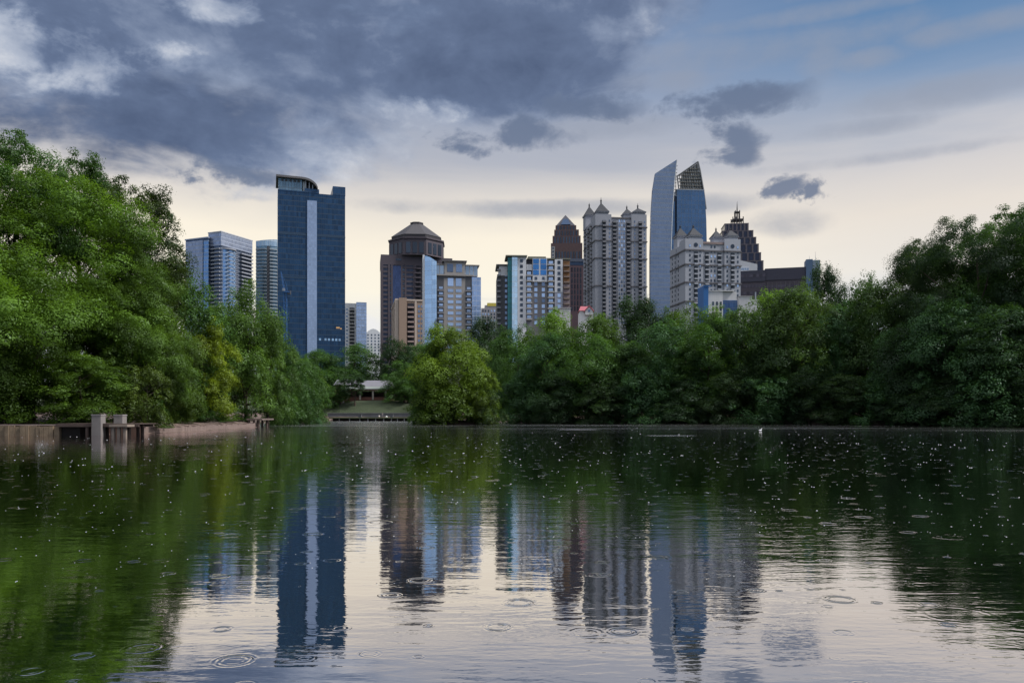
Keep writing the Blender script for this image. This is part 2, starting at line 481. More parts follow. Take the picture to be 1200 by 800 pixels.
# ------------------------------------------------------------------ trees
def leaf_material():
    m, n = newmat('leaves')
    oi = n.node('ShaderNodeObjectInfo'); at = n.node('ShaderNodeAttribute', attribute_name='tint')
    t = V(n.nt, at.outputs['Fac'])
    k = t * 1.15 + 0.42
    c0 = n.mix(1.0, oi.outputs['Color'], n.comb(k, k, k), 'MULTIPLY')
    c = n.mix((t - 0.72) * 1.6, c0, n.mix(1.0, c0, (1.35, 1.15, 0.6), 'MULTIPLY'))
    df = n.node('ShaderNodeBsdfDiffuse'); n.link(c, df.inputs[0])
    tr = n.node('ShaderNodeBsdfTranslucent'); n.link(n.mix(1.0, c, (1.25, 1.25, 0.6), 'MULTIPLY'), tr.inputs[0])
    mx = n.node('ShaderNodeMixShader'); mx.inputs[0].default_value = 0.40
    n.link(df.outputs[0], mx.inputs[1]); n.link(tr.outputs[0], mx.inputs[2])
    gl = n.node('ShaderNodeBsdfGlossy'); gl.inputs['Roughness'].default_value = 0.45; gl.inputs[0].default_value = (.9, .95, 1, 1)
    m2 = n.node('ShaderNodeMixShader'); m2.inputs[0].default_value = 0.012
    n.link(mx.outputs[0], m2.inputs[1]); n.link(gl.outputs[0], m2.inputs[2])
    out = n.node('ShaderNodeOutputMaterial'); n.link(m2.outputs[0], out.inputs[0])
    return m
LEAF = leaf_material()
BARK = surf('bark', (.060, .045, .034), 0.95, 0.5, 2.5, 0.3, bump=0.05)


def crown_variant(seed, h=20.0, w=15.0, base=0.05, nb=90, nleaf=26000, leaf=0.38, shape='broad', flat=0.62, loose=0.10, tlean=0.0, boughr=0.115, fill=0.0):
    """returns (crown mesh, trunk mesh): a tapered trunk with limbs and boughs of single leaf sprays"""
    rng = np.random.default_rng(seed)
    def env(t):
        if shape == 'broad': u = (t - 0.42) / np.where(t > 0.42, 0.58, 0.52)
        elif shape == 'tall': u = (t - 0.40) / np.where(t > 0.40, 0.60, 0.45)
        elif shape == 'high': u = (t - 0.66) / np.where(t > 0.66, 0.34, 0.42)
        else: u = (t - 0.33) / np.where(t > 0.33, 0.67, 0.6)
        pw = {'broad': 0.62, 'tall': 0.72, 'high': 0.55, 'mound': 0.55}[shape]
        return np.clip(1 - np.abs(u) ** 2.2, 0, 1) ** pw
    # lumpy envelope: a few lobes push out or in
    ph = rng.uniform(0, 6.28, 6); am = rng.uniform(0.05, 0.16, 6)
    def lump(az, t):
        v = 1.0
        for i in range(6): v = v + am[i] * np.sin((i % 3 + 2) * az + ph[i] + t * (4 + 2.1 * i))
        return v
    # boughs
    t = rng.uniform(base, 0.985, nb * 5)
    keep = rng.random(len(t)) < (env(t) * 0.9 + 0.12)
    t = t[keep][:nb]; n = len(t)
    az = (np.arange(n) * 2.39996 + rng.uniform(-0.5, 0.5, n)) % 6.28318
    rr = (rng.random(n) ** 0.42) * 0.98
    rad = env(t) * lump(az, t) * w / 2 * rr
    cx = rad * np.cos(az) + tlean * t * h; cy = rad * np.sin(az); cz = t * h
    br = boughr * h * rng.choice([0.5, 0.7, 0.9, 1.15, 1.35], n) * (0.65 + 0.5 * env(t))
    cz = np.minimum(cz, h - br * flat * 0.5)
    bt = rng.normal(0.46, 0.17, n)
    per = br ** 2; per = per / per.sum()
    cnt = np.maximum((per * nleaf).astype(int), 20)
    b = np.repeat(np.arange(n), cnt); N = len(b)
    d = rng.normal(size=(N, 3)); d[:, 2] = d[:, 2] * 0.9 + 0.25
    d /= np.linalg.norm(d, axis=1, keepdims=True)
    r = rng.uniform(0.12, 1.0, N) ** 0.36
    r = np.where(rng.random(N) < loose, r * rng.uniform(1.0, 1.45, N), r)
    # sub-clumps inside a bough make it knobbly
    sub = rng.normal(size=(n, 14, 3)); sub /= np.linalg.norm(sub, axis=2, keepdims=True)
    kk = rng.integers(0, 14, N); sd = sub[b, kk]
    ks = rng.uniform(0.30, 0.52, (n, 14))[b, kk]; kd = rng.uniform(0.55, 0.92, (n, 14))[b, kk]
    d2 = d * ks[:, None] + sd * kd[:, None]
    P = np.stack([cx[b], cy[b], cz[b]], 1) + (sd * kd[:, None] + d * (ks * r)[:, None]) * br[b][:, None] * np.array([1.0, 1.0, flat])
    outd = np.stack([np.cos(az), np.sin(az)], 1)[b]
    droop = np.einsum('ij,ij->i', d2[:, :2], outd)
    P[:, 2] -= np.clip(droop, 0, 1.5) * br[b] * 0.34
    P[:, 2] = np.maximum(P[:, 2], 0.15)
    nrm = (d * 0.75 + sd * 0.55) * np.array([1, 1, 1.3]) + np.array([0, 0, 0.35]) + rng.normal(size=(N, 3)) * 0.19
    nrm /= np.linalg.norm(nrm, axis=1, keepdims=True)
    ax = np.cross(nrm, rng.normal(size=(N, 3))); ax /= np.linalg.norm(ax, axis=1, keepdims=True)
    ay = np.cross(nrm, ax)
    s = leaf * rng.uniform(0.55, 1.25, N)
    a_ = ax * (s * 0.75)[:, None]; b_ = ay * (s * 0.42)[:, None]
    bend = nrm * (s * 0.16)[:, None]
    co = np.empty((N, 4, 3)); co[:, 0] = P - a_ - bend; co[:, 1] = P + b_ - a_ * 0.15; co[:, 2] = P + a_ - bend; co[:, 3] = P - b_ - a_ * 0.15
    tint = np.clip(bt[b] + rng.normal(0, 0.10, (n, 14))[b, kk] + rng.normal(0, 0.06, N), 0.02, 1.0)
    me = bpy.data.meshes.new('crown')
    me.vertices.add(N * 4); me.vertices.foreach_set('co', co.reshape(-1).astype(np.float32))
    me.loops.add(N * 4); me.loops.foreach_set('vertex_index', np.arange(N * 4, dtype=np.int32))
    me.polygons.add(N); me.polygons.foreach_set('loop_start', np.arange(0, N * 4, 4, dtype=np.int32))
    at = me.attributes.new('tint', 'FLOAT', 'POINT'); at.data.foreach_set('value', np.repeat(tint, 4).astype(np.float32))
    me.update(calc_edges=True); me.materials.append(LEAF)
    # trunk and limbs
    rg = random.Random(seed); mb = MB()
    lean = tlean * h
    top = 0.80 * h; r0 = 0.020 * h
    wob = [(rg.uniform(-.02, .02) * h, rg.uniform(-.02, .02) * h) for _ in range(7)]
    wob[0] = (0, 0)
    tp = [(wob[i][0] + lean * i / 6 * 0.8, wob[i][1], top * i / 6 - (0.6 if i == 0 else 0)) for i in range(7)]
    mb.tube(tp, [r0 * 1.5] + [r0 * (1 - 0.82 * i / 6) for i in range(1, 7)], 9)
    order = list(np.argsort(-br))
    for j in order[:26]:
        e = Vector((cx[j], cy[j], cz[j]))
        tz = max(0.12, min(0.9, (t[j] - 0.22 * rr[j] - 0.05))) * h
        q = min(tz / top, 1.0) * 6; i0 = min(int(q), 5); f = q - i0
        s0 = Vector(tp[i0]).lerp(Vector(tp[i0 + 1]), f)
        mid = s0.lerp(e, 0.5) + Vector((rg.uniform(-.02, .02) * h, rg.uniform(-.02, .02) * h, -0.02 * h))
        rs = r0 * (1 - 0.8 * q / 6) * 0.55
        mb.tube([s0, mid, e], [rs, rs * 0.6, rs * 0.18], 6)
    ex = np.percentile(np.abs(co[:, 2, :2]), 98.5) * 2 * 0.97
    return me, mb.mesh('trunk', BARK), float(np.percentile(co[:, 2, 2], 99.6)), float(ex)


VAR = {
    'broad': [crown_variant(11, nb=66, nleaf=50000, leaf=.24, boughr=.128, flat=.80), crown_variant(12, nb=72, nleaf=50000, leaf=.24, boughr=.122, flat=.88), crown_variant(13, nb=58, w=16, nleaf=50000, leaf=.24, boughr=.132, flat=.74),
              crown_variant(14, nb=84, nleaf=50000, leaf=.24, boughr=0.112, flat=.82), crown_variant(15, nb=66, w=14, nleaf=50000, leaf=.24, boughr=0.12, flat=.9, loose=.14)],
    'bank': [crown_variant(16, nb=62, base=.15, nleaf=50000, leaf=.24, boughr=.125, flat=.8), crown_variant(17, h=22, w=14, base=.17, nb=62, nleaf=50000, leaf=.24, boughr=0.115, flat=.85, shape='tall'),
             crown_variant(18, nb=70, base=.14, w=16, nleaf=50000, leaf=.24, boughr=.115, flat=.72, tlean=.05)],
    'tall': [crown_variant(21, h=22, w=12, shape='tall', nb=66, nleaf=46000, leaf=.24, boughr=.108, flat=.85), crown_variant(22, h=22, w=13, shape='tall', nb=62, flat=0.8, nleaf=46000, leaf=.24, boughr=.11)],
    'open': [crown_variant(31, h=24, w=17, base=0.34, shape='high', nb=52, nleaf=20000, leaf=0.34, flat=0.6, loose=0.2, boughr=0.085)],
    'mound': [crown_variant(41, h=8, w=9, base=0.02, shape='mound', nb=40, nleaf=14000, leaf=0.20, boughr=0.17, flat=.9), crown_variant(42, h=8, w=9, base=0.02, shape='mound', nb=46, nleaf=14000, leaf=0.20, boughr=0.16, flat=0.8)],
    'giant': [crown_variant(51, h=30, w=25, base=0.06, shape='broad', nb=150, nleaf=330000, leaf=0.162, flat=0.82, boughr=0.092, loose=0.10),
              crown_variant(52, h=28, w=20, base=0.08, shape='tall', nb=130, nleaf=240000, leaf=0.162, flat=0.82, boughr=0.088, loose=0.10)],
    'giantopen': [crown_variant(61, h=34, w=20, base=0.22, shape='high', nb=120, nleaf=90000, leaf=0.21, flat=0.6, loose=0.16, boughr=0.066),
                  crown_variant(62, h=32, w=20, base=0.26, shape='high', nb=100, nleaf=80000, leaf=0.21, flat=0.55, loose=0.18, boughr=0.068)],
}
TREES = []
def tree(px, D, top, width, kind, col, label, var=0, name='broadleaf_tree', rz=None, group=None, sink=0.0, cat='tree', sq=1.0):
    X = PX(px, D); zg = T(X, D) - sink
    vs = VAR[kind]; cm, tm, h, w = vs[var % len(vs)]
    hh = PZ(top, D) - zg; ww = width / S * D
    o = empty(name, (X, D, zg), (px * 0.731 + D * 1.37) % 6.28 if rz is None else rz)
    tag(o, label, cat, group)
    c = bpy.data.objects.new('crown', cm); COL.objects.link(c); c.parent = o; c.color = (*col, 1)
    t = bpy.data.objects.new('trunk', tm); COL.objects.link(t); t.parent = o
    o.scale = (ww / w, ww / w * sq, hh / h)
    TREES.append(o)
    return o

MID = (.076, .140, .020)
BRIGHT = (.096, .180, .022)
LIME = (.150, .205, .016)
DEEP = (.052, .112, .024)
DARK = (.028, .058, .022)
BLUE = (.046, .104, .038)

# left bank
GL = 'trees along the bank behind the wall and dock'
tree(16, 96, 160, 150, 'giantopen', DEEP, 'tallest dark tree, rising behind the huge bright green tree', 0)
tree(92, 102, 190, 140, 'giantopen', DEEP, 'dark tall tree peeking over the shoulder of the huge bright green tree', 0, rz=2.2)
tree(34, 93, 208, 280, 'giant', BRIGHT, 'huge bright green spreading tree above the stone retaining wall', 0)
tree(-80, 84, 200, 240, 'giant', MID, 'green tree cut off by the photo edge beside the retaining wall', 1)
tree(150, 108, 214, 150, 'giantopen', (.038, .062, .016), 'tall ragged tree with open wispy branches reaching towards the striped condominium', 0, rz=4.0)
tree(146, 98, 288, 145, 'giant', MID, 'drooping mid green tree directly behind the wooden dock', 1, rz=1.0)
tree(205, 122, 304, 100, 'tall', DEEP, 'dark green tree in front of the striped condominium tower', 0)
tree(194, 106, 372, 86, 'bank', (.070, .120, .02), 'smaller green tree with drooping boughs just past the dock', 0)
tree(236, 122, 378, 80, 'bank', LIME, 'yellow green tree, the yellowest on the bank', 2)
tree(290, 146, 334, 82, 'bank', (.080, .150, .026), 'light green tree with a pointed top under the narrow curved glass tower', 1)
tree(258, 150, 360, 76, 'tall', MID, 'green tree filling the gap behind the yellow green tree', 1)
tree(314, 158, 378, 62, 'bank', (.070, .132, .026), 'green tree at the foot of the tall blue glass tower, above the small jetty', 2)
tree(342, 186, 410, 58, 'broad', DEEP, 'dark rounded tree at the lake corner beyond the small jetty', 1)
tree(362, 206, 418, 52, 'broad', DEEP, 'dark tree touching the near end of the far pier lawn', 2)
tree(172, 91, 430, 62, 'mound', (.075, .115, .02), 'leafy bush hanging over the water at the end of the dock', 0, name='bush', cat='bush')
tree(95, 88, 415, 100, 'broad', MID, 'low leafy tree behind the two stone dock posts', 3)
tree(8, 87, 420, 90, 'broad', MID, 'low tree standing above the stone wall under the huge tree', 0)
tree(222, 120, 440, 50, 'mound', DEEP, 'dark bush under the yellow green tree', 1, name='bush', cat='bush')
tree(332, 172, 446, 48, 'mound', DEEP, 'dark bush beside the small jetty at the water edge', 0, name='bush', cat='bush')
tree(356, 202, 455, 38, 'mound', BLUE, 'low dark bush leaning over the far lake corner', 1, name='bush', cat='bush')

for px_, D_, top_, w_, c_, l_ in ((184, 98, 468, 34, DEEP, 'low bush on the stone edged bank right after the dock bush'), (212, 107, 472, 34, (.070, .115, .02), 'pale low bush on the stone edged bank under the drooping tree'),
                                  (240, 118, 474, 34, DEEP, 'low bush on the stone edged bank below the yellow green tree'), (262, 128, 475, 36, MID, 'low bush between the yellow green tree and the small jetty'),
                                  (284, 143, 478, 26, DEEP, 'small bush right behind the small jetty')):
    tree(px_, D_ + 1.5, top_, w_, 'mound', c_, l_, int(px_) % 2, name='bush', cat='bush')

# around the pavilion
tree(415, 385, 404, 90, 'broad', (.050, .105, .028), 'round green tree rising behind the pavilion roof', 0)
tree(375, 380, 412, 70, 'broad', DEEP, 'dark tree beside the pavilion under the white slab tower', 1)
tree(350, 300, 420, 60, 'broad', MID, 'green tree below the foot of the blue tower near the pavilion lawn', 3)
tree(466, 372, 398, 60, 'broad', DARK, 'dark tree between the pavilion and the tan apartment block', 2)
tree(498, 390, 404, 70, 'broad', DEEP, 'dark tree behind the island tree, under the tan apartment block', 3)
tree(474, 346, 424, 46, 'broad', DEEP, 'dark tree overhanging the end of the pavilion', 0)
tree(416, 339, 437, 32, 'open', DARK, 'slender dark tree on the lawn in front of the pavilion', 0)
tree(399, 341, 443, 22, 'broad', DEEP, 'small tree hiding part of the brick side room of the pavilion', 4)
tree(383, 338, 452, 24, 'mound', DEEP, 'dark bush at the near corner of the pavilion lawn', 1, name='bush', cat='bush')

# island
tree(531, 186, 384, 94, 'broad', (.115, .185, .022), 'bright round tree growing on the little island', 1)
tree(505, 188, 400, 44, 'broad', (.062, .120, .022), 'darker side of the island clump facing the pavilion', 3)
tree(560, 184, 424, 52, 'broad', (.105, .165, .018), 'low yellowish tree on the island, nearest the far shore treeline', 0)
tree(520, 181.5, 450, 70, 'mound', (.070, .120, .018), 'dark leafy bush in the middle of the island', 0, name='bush', cat='bush')
tree(566, 183, 455, 46, 'mound', (.036, .066, .016), 'dark bush at the tip of the island touching the water', 1, name='bush', cat='bush')
tree(493, 184, 458, 28, 'mound', DEEP, 'small dark bush at the pavilion side of the island', 1, name='bush', cat='bush')

# right shore, back row (seen above the front row)
B = [
    (568, 330, 372, 60, 'broad', DARK, 'dark tree top below the small grey block with a yellow band', 1),
    (600, 270, 384, 80, 'broad', DEEP, 'dark green tree under the glass corner of the white apartment block', 2),
    (645, 262, 366, 90, 'broad', BRIGHT, 'bright green tree top under the white apartment block', 0),
    (700, 258, 370, 80, 'broad', (.064, .118, .022), 'bright green tree top just below the red roofed building', 3),
    (757, 262, 350, 92, 'broad', DARK, 'dark domed tree top below the tall turreted tower', 1),
    (795, 262, 362, 90, 'broad', MID, 'green tree top below the shorter turreted building', 2),
    (850, 255, 362, 90, 'broad', MID, 'green tree top below the white and blue low building', 0),
    (905, 250, 343, 90, 'broad', BRIGHT, 'bright green tree top under the long dark office block', 3),
    (972, 262, 312, 62, 'broad', DARK, 'dark round tree top standing beside the blue grey end of the office block', 1),
    (1014, 245, 328, 80, 'broad', DEEP, 'small dark tree top in the dip of the treeline', 2),
    (945, 240, 336, 70, 'tall', (.058, .100, .024), 'green tree between the office block and the dark round tree top', 0),
]
for px, D, top, w, k, c, l, v in B: tree(px, D, top, w, k, c, l, v)
# right shore, front rows
F = [
    (606, 233, 402, 66, 'broad', DEEP, 'dark tree just behind the island where the far shore begins', 0),
    (640, 222, 392, 84, 'broad', BLUE, 'dark tree on the far shore below the white apartment block', 1),
    (688, 216, 388, 96, 'broad', DEEP, 'rounded dark tree on the far shore below the red roofed building', 2),
    (735, 212, 402, 80, 'broad', (.044, .088, .024), 'mid green tree on the far shore under the tall turreted tower', 3),
    (775, 206, 378, 104, 'broad', BLUE, 'large rounded tree on the shore below the twin finned tower', 0),
    (830, 203, 372, 100, 'broad', DEEP, 'dark wide tree on the shore below the shorter turreted building', 1),
    (882, 200, 366, 96, 'broad', (.040, .080, .024), 'tree on the shore below the long dark office block', 2),
    (932, 196, 342, 108, 'broad', (.054, .098, .026), 'tall light crowned shore tree below the end of the office block', 3),
    (985, 190, 358, 92, 'broad', BLUE, 'dark shore tree under the dark round tree top', 0),
    (1030, 184, 330, 96, 'broad', (.046, .088, .024), 'shore tree with a light green crown at the dip of the treeline', 1),
    (1098, 176, 294, 112, 'giant', (.034, .066, .020), 'tall dark tree where the far treeline steps up', 1),
    (1080, 196, 284, 88, 'giantopen', (.040, .064, .018), 'ragged open crowned tree at the high end of the treeline', 0),
    (1146, 166, 264, 190, 'giant', DARK, 'massive dark tree in the high end of the treeline', 0),
    (1228, 160, 248, 190, 'giant', DEEP, 'massive dark tree cut by the photo edge at the high treeline', 1),
    (1180, 178, 252, 150, 'giantopen', DEEP, 'open branched tree rising over the massive dark trees', 0),
    (1110, 158, 350, 120, 'broad', BLUE, 'lower dark tree beneath the tall dark tree', 2),
    (1178, 150, 362, 110, 'broad', (.032, .070, .026), 'bluish green tree leaning out from the shore at the photo edge', 3),
    (1052, 172, 385, 80, 'broad', BLUE, 'low dark shore tree beneath the step in the treeline', 0),
]
for px, D, top, w, k, c, l, v in F: tree(px, D, top, w, k, c, l, v)
# low growth along the right waterline
W = [(615, 226, 445, 60), (655, 215, 440, 70), (705, 208, 448, 70), (752, 204, 440, 70), (800, 200, 444, 74), (850, 197, 436, 76), (900, 193, 440, 80), (948, 187, 432, 80),
     (992, 180, 440, 76), (1030, 174, 446, 70), (1072, 166, 432, 90), (1120, 158, 440, 90), (1168, 150, 432, 90), (1205, 146, 440, 80)]
WL = ['under the white apartment block, next to the island channel', 'below the brown stepped tower', 'below the tall turreted tower', 'below the twin finned tower', 'below the shorter turreted building',
      'below the white and blue low building', 'below the dark office block', 'below the blue grey end of the office block', 'below the dark round tree top', 'below the dip of the treeline',
      'below the step in the treeline', 'beneath the massive dark tree', 'beneath the open branched tree', 'at the photo edge, nearest the camera on that shore']
for i, ((px, D, top, w), l) in enumerate(zip(W, WL)):
    D -= 3.5
    tree(px, D, top, w, 'broad' if i % 3 else 'mound', [BLUE, DARK, (.034, .064, .022)][i % 3], 'low waterline tree ' + l, i, name='waterside_tree', sink=0.6)

# ------------------------------------------------------------------ buildings
class Bld:
    def __init__(s, name, label, px, D, rz=0.0, cat='building'):
        s.X, s.Y, s.r = PX(px, D), D, R(rz)
        s.zg = T(s.X, D) - 0.5
        s.D = D; s.c, s.s_ = math.cos(s.r), math.sin(s.r)
        s.root = empty(name, (s.X, D, s.zg), s.r); tag(s.root, label, cat)
        s.cnt = {}; s.cache = {}; s.rest = {}
    def u(s, px, ly=0.0):
        """local x where the sight line of column px meets the plane y = ly"""
        k = (px - 600) / S; x0, y0 = s.X - ly * s.s_, s.Y + ly * s.c
        return (k * y0 - x0) / (s.c - k * s.s_)
    def v(s, px, lx=0.0):
        """local y where column px meets the side plane x = lx"""
        k = (px - 600) / S; x0, y0 = s.X + lx * s.c, s.Y + lx * s.s_
        return (x0 - k * y0) / (s.s_ + k * s.c)
    def z(s, py, lx=0.0, ly=0.0):
        return PZ(py, s.Y + lx * s.s_ + ly * s.c) - s.zg
    def part(s, name, mb, mat, parent=None, label=None):
        o = mb.build(name, mat, parent or s.root)
        if label: o['label'] = label
        return o
    def box(s, name, mat, x0, x1, y0, y1, z0, z1, parent=None, label=None):
        return s.part(name, MB().box(x0, x1, y0, y1, z0, z1), mat, parent, label)
    # repeated pieces: up to 100 of a name as objects of their own, the rest in one mesh
    def rep(s, name, mat, size, centre, limit=100):
        k = s.cnt.get(name, 0); s.cnt[name] = k + 1
        w, d, h = size
        if k < limit:
            key = (name, mat.name, round(w, 2), round(d, 2), round(h, 2))
            me = s.cache.get(key)
            if me is None:
                me = s.cache[key] = MB().box(-w / 2, w / 2, -d / 2, d / 2, -h / 2, h / 2).mesh(name, mat)
            o = bpy.data.objects.new(name, me); COL.objects.link(o); o.parent = s.root; o.location = centre
        else:
            b = s.rest.setdefault((name, mat.name), [MB(), mat])[0]
            x, y, z = centre
            b.box(x - w / 2, x + w / 2, y - d / 2, y + d / 2, z - h / 2, z + h / 2)
    def done(s):
        merged = {}
        for (name, mn), (b, mat) in s.rest.items():
            merged.setdefault(name, []).append((b, mat))
        for name, lst in merged.items():
            vs, fs, mi = [], [], []
            for i, (b, mat) in enumerate(lst):
                o_ = len(vs); vs += b.v; fs += [tuple(q + o_ for q in f) for f in b.f]; mi += [i] * len(b.f)
            me = bpy.data.meshes.new(name); me.from_pydata(vs, [], fs); me.update()
            for _, mat in lst: me.materials.append(mat)
            me.polygons.foreach_set('material_index', mi)
            o = bpy.data.objects.new(name, me); COL.objects.link(o); o.parent = s.root; o['kind'] = 'stuff'
    def fwin(s, name, mat, x, z, w, h, y=0.0, d=0.12):
        s.rep(name, mat, (w, d, h), (x, y - d / 2 + 0.03, z))
    def swin(s, name, mat, y, z, w, h, x, sign, d=0.12):
        s.rep(name, mat, (d, w, h), (x + sign * (d / 2 - 0.03), y, z))


GB = 60  # lowest metre worth detailing sits behind the trees

W_DARK = glassmat('window_dark', (.05, .065, .09), 0.12, 0.5)
W_SKY = glassmat('window_sky', (.42, .52, .68), 0.12, 0.8, 0.35)
W_BLUE = glassmat('window_blue', (.05, .19, .46), 0.12, 0.5, 0.35)
W_MID = glassmat('window_mid', (.16, .21, .30), 0.12, 0.7)
CONC = surf('pale_concrete', (.34, .325, .32), 0.8, 0.08, 0.3, 0.1)
WHITE = surf('white_render', (.58, .58, .61), 0.7, 0.05, 0.3, 0.06)
GREY = surf('grey_render', (.20, .20, .22), 0.8, 0.1, 0.3, 0.1)
DGREY = surf('dark_grey_cladding', (.075, .078, .09), 0.6, 0.12, 0.3, 0.1)
SLATE = surf('slate_roof', (.022, .024, .032), 0.7, 0.2, 0.8, 0.1)
METAL = surf('grey_metal', (.28, .30, .33), 0.45, 0.1, 0.5, 0.05, metal=0.6)


def condo_wide():
    b = Bld('condominium_tower', 'blue grey condominium tower with a stepped roof and striped balconies behind the trees', 259, 620, -23)
    body = curtain('condo_body', (.06, .09, .15), (.15, .17, .22), 2.2, 3.1, 0.12, 0.30, 0.6)
    pale = curtain('condo_pale', (.27, .32, .44), (.32, .35, .43), 1.6, 3.1, 0.10, 0.18, 0.65)
    blue = curtain('condo_blue', (.16, .30, .54), (.27, .36, .50), 1.5, 3.1, 0.08, 0.2, 0.7)
    slabm = surf('condo_slab', (.27, .28, .32), 0.7, 0.06)
    xl = b.u(245); xw = b.u(221); dep = b.v(295, 0.0)
    zt = b.z(272); zw = b.z(278.5); zc = b.z(287.5)
    b.box('tower_body', body, xl, 0, 0, dep, 0, zc)
    b.box('crown_band', pale, xl - .4, .4, -.4, dep + .4, zc, zt)
    b.box('roof_parapet', surf('condo_cap', (.34, .36, .42), .6), xl - .7, .7, -.7, dep + .7, zt, zt + 0.8)
    # wing to the left
    b.box('wing', body, xw, xl + 2, -3, 14, 0, zw)
    b.box('wing_panel', pale, xw + .3, b.u(238, -3), -3.5, -3.0, 0, zw - 1.2)
    b.box('wing_panel', blue, b.u(239, -3), b.u(244.5, -3), -3.35, -3.0, 0, zw - 1.8)
    b.box('wing_parapet', pale, xw - .3, xl + 2.3, -3.8, 14.3, zw, zw + 1.0)
    # curved glass bay on the long face
    y0, y1 = b.v(261, 0), b.v(276, 0)
    pts = [(0.05, y0)] + [(0.05 + 3.4 * math.sin(math.pi * i / 10) ** 0.7, y0 + (y1 - y0) * i / 10) for i in range(1, 10)] + [(0.05, y1)]
    b.part('glass_bay', MB().prism(pts, 0, b.z(291)), blue)
    b.part('bay_canopy', MB().prism([(p[0] * 1.35 + .2, p[1]) for p in pts], b.z(291), b.z(289.5)), slabm)
    fl = 3.1
    n = int((zc - 60) / fl)
    for i in range(n):
        z = zc - 1.5 - i * fl
        ya, yb = b.v(281, 0), dep
        b.rep('balcony', slabm, (1.9, yb - ya - .4, 0.95), (1.0, (ya + yb) / 2, z - 1.0))
        b.rep('balcony', slabm, (b.u(259) - b.u(248) - 1, 1.6, 0.95), ((b.u(249) + b.u(258)) / 2, -.8, z - 1.0))
    for i in range(n):
        z = zc - 1.5 - i * fl
        b.rep('bay_floor_edge', slabm, (0.35, (y1 - y0) * .86, 0.4), (3.42, (y0 + y1) / 2, z - 3.2))
    b.done()


def condo_curved():
    b = Bld('curved_tower', 'narrow curved glass tower with pale balcony bands and a dark vertical slot', 300, 690, 8)
    glass = curtain('curved_glass', (.12, .24, .34), (.20, .26, .30), 1.8, 3.1, 0.08, 0.22, 0.7)
    slabm = surf('curved_slab', (.25, .29, .33), 0.7, 0.06)
    w = b.u(329)
    def outline(grow):
        return [(w * i / 14, -4.5 * math.sin(math.pi * i / 14) - grow) for i in range(15)] + [(w, 18), (0, 18)]
    zt = b.z(289); n = 32
    b.part('tower_body', MB().prism(outline(0), 0, zt), glass)
    top = [(w * i / 14, -4.5 * math.sin(math.pi * i / 14) - .5) for i in range(15)]
    mb = MB()
    za, zb = b.z(282.5), b.z(280)
    vs = [(x, y, zt) for x, y in top] + [(x, y, za + (zb - za) * (i / 14) ** 2) for i, (x, y) in enumerate(top)]
    vs += [(x, 18, zt) for x, y in top] + [(x, 18, za + (zb - za) * (i / 14) ** 2) for i, (x, y) in enumerate(top)]
    m = 15; fs = []
    for i in range(14):
        fs += [(i, i + 1, m + i + 1, m + i), (2 * m + i + 1, 2 * m + i, 3 * m + i, 3 * m + i + 1), (m + i, m + i + 1, 3 * m + i + 1, 3 * m + i)]
    fs += [(0, m, 3 * m, 2 * m), (m - 1, 3 * m - 1, 4 * m - 1, 2 * m - 1)]
    b.part('screen_crown', mb.add(vs, fs), curtain('curved_crown', (.34, .46, .56), (.50, .55, .60), 1.8, 6.2, 0.08, 0.06, 0.7))
    def arc(xa, xb, z, hh, out):
        k = 6; xs = [xa + (xb - xa) * i / k for i in range(k + 1)]
        f = [(x, -4.5 * math.sin(math.pi * min(max(x / w, 0), 1)) - out) for x in xs]
        r = [(x, -4.5 * math.sin(math.pi * min(max(x / w, 0), 1)) + .2) for x in reversed(xs)]
        return MB().prism(f + r, z, z + hh)
    x1, x2 = b.u(312.5, -4), b.u(316.5, -4)
    for i in range(n):
        z = zt - 3.4 - i * 3.1
        b.part('balcony', arc(0.0, x1, z, 1.0, 1.5), slabm)
        b.part('balcony', arc(x2, b.u(325, -3), z, 1.0, 1.5), slabm)
    b.part('dark_slot', arc(x1 + .2, x2 - .2, 0, zt, 0.25), DGREY)
    b.part('end_wall', MB().box(w - 1.2, w + .4, -3.0, 18.3, 0, zt - 4), DGREY)
    b.done()


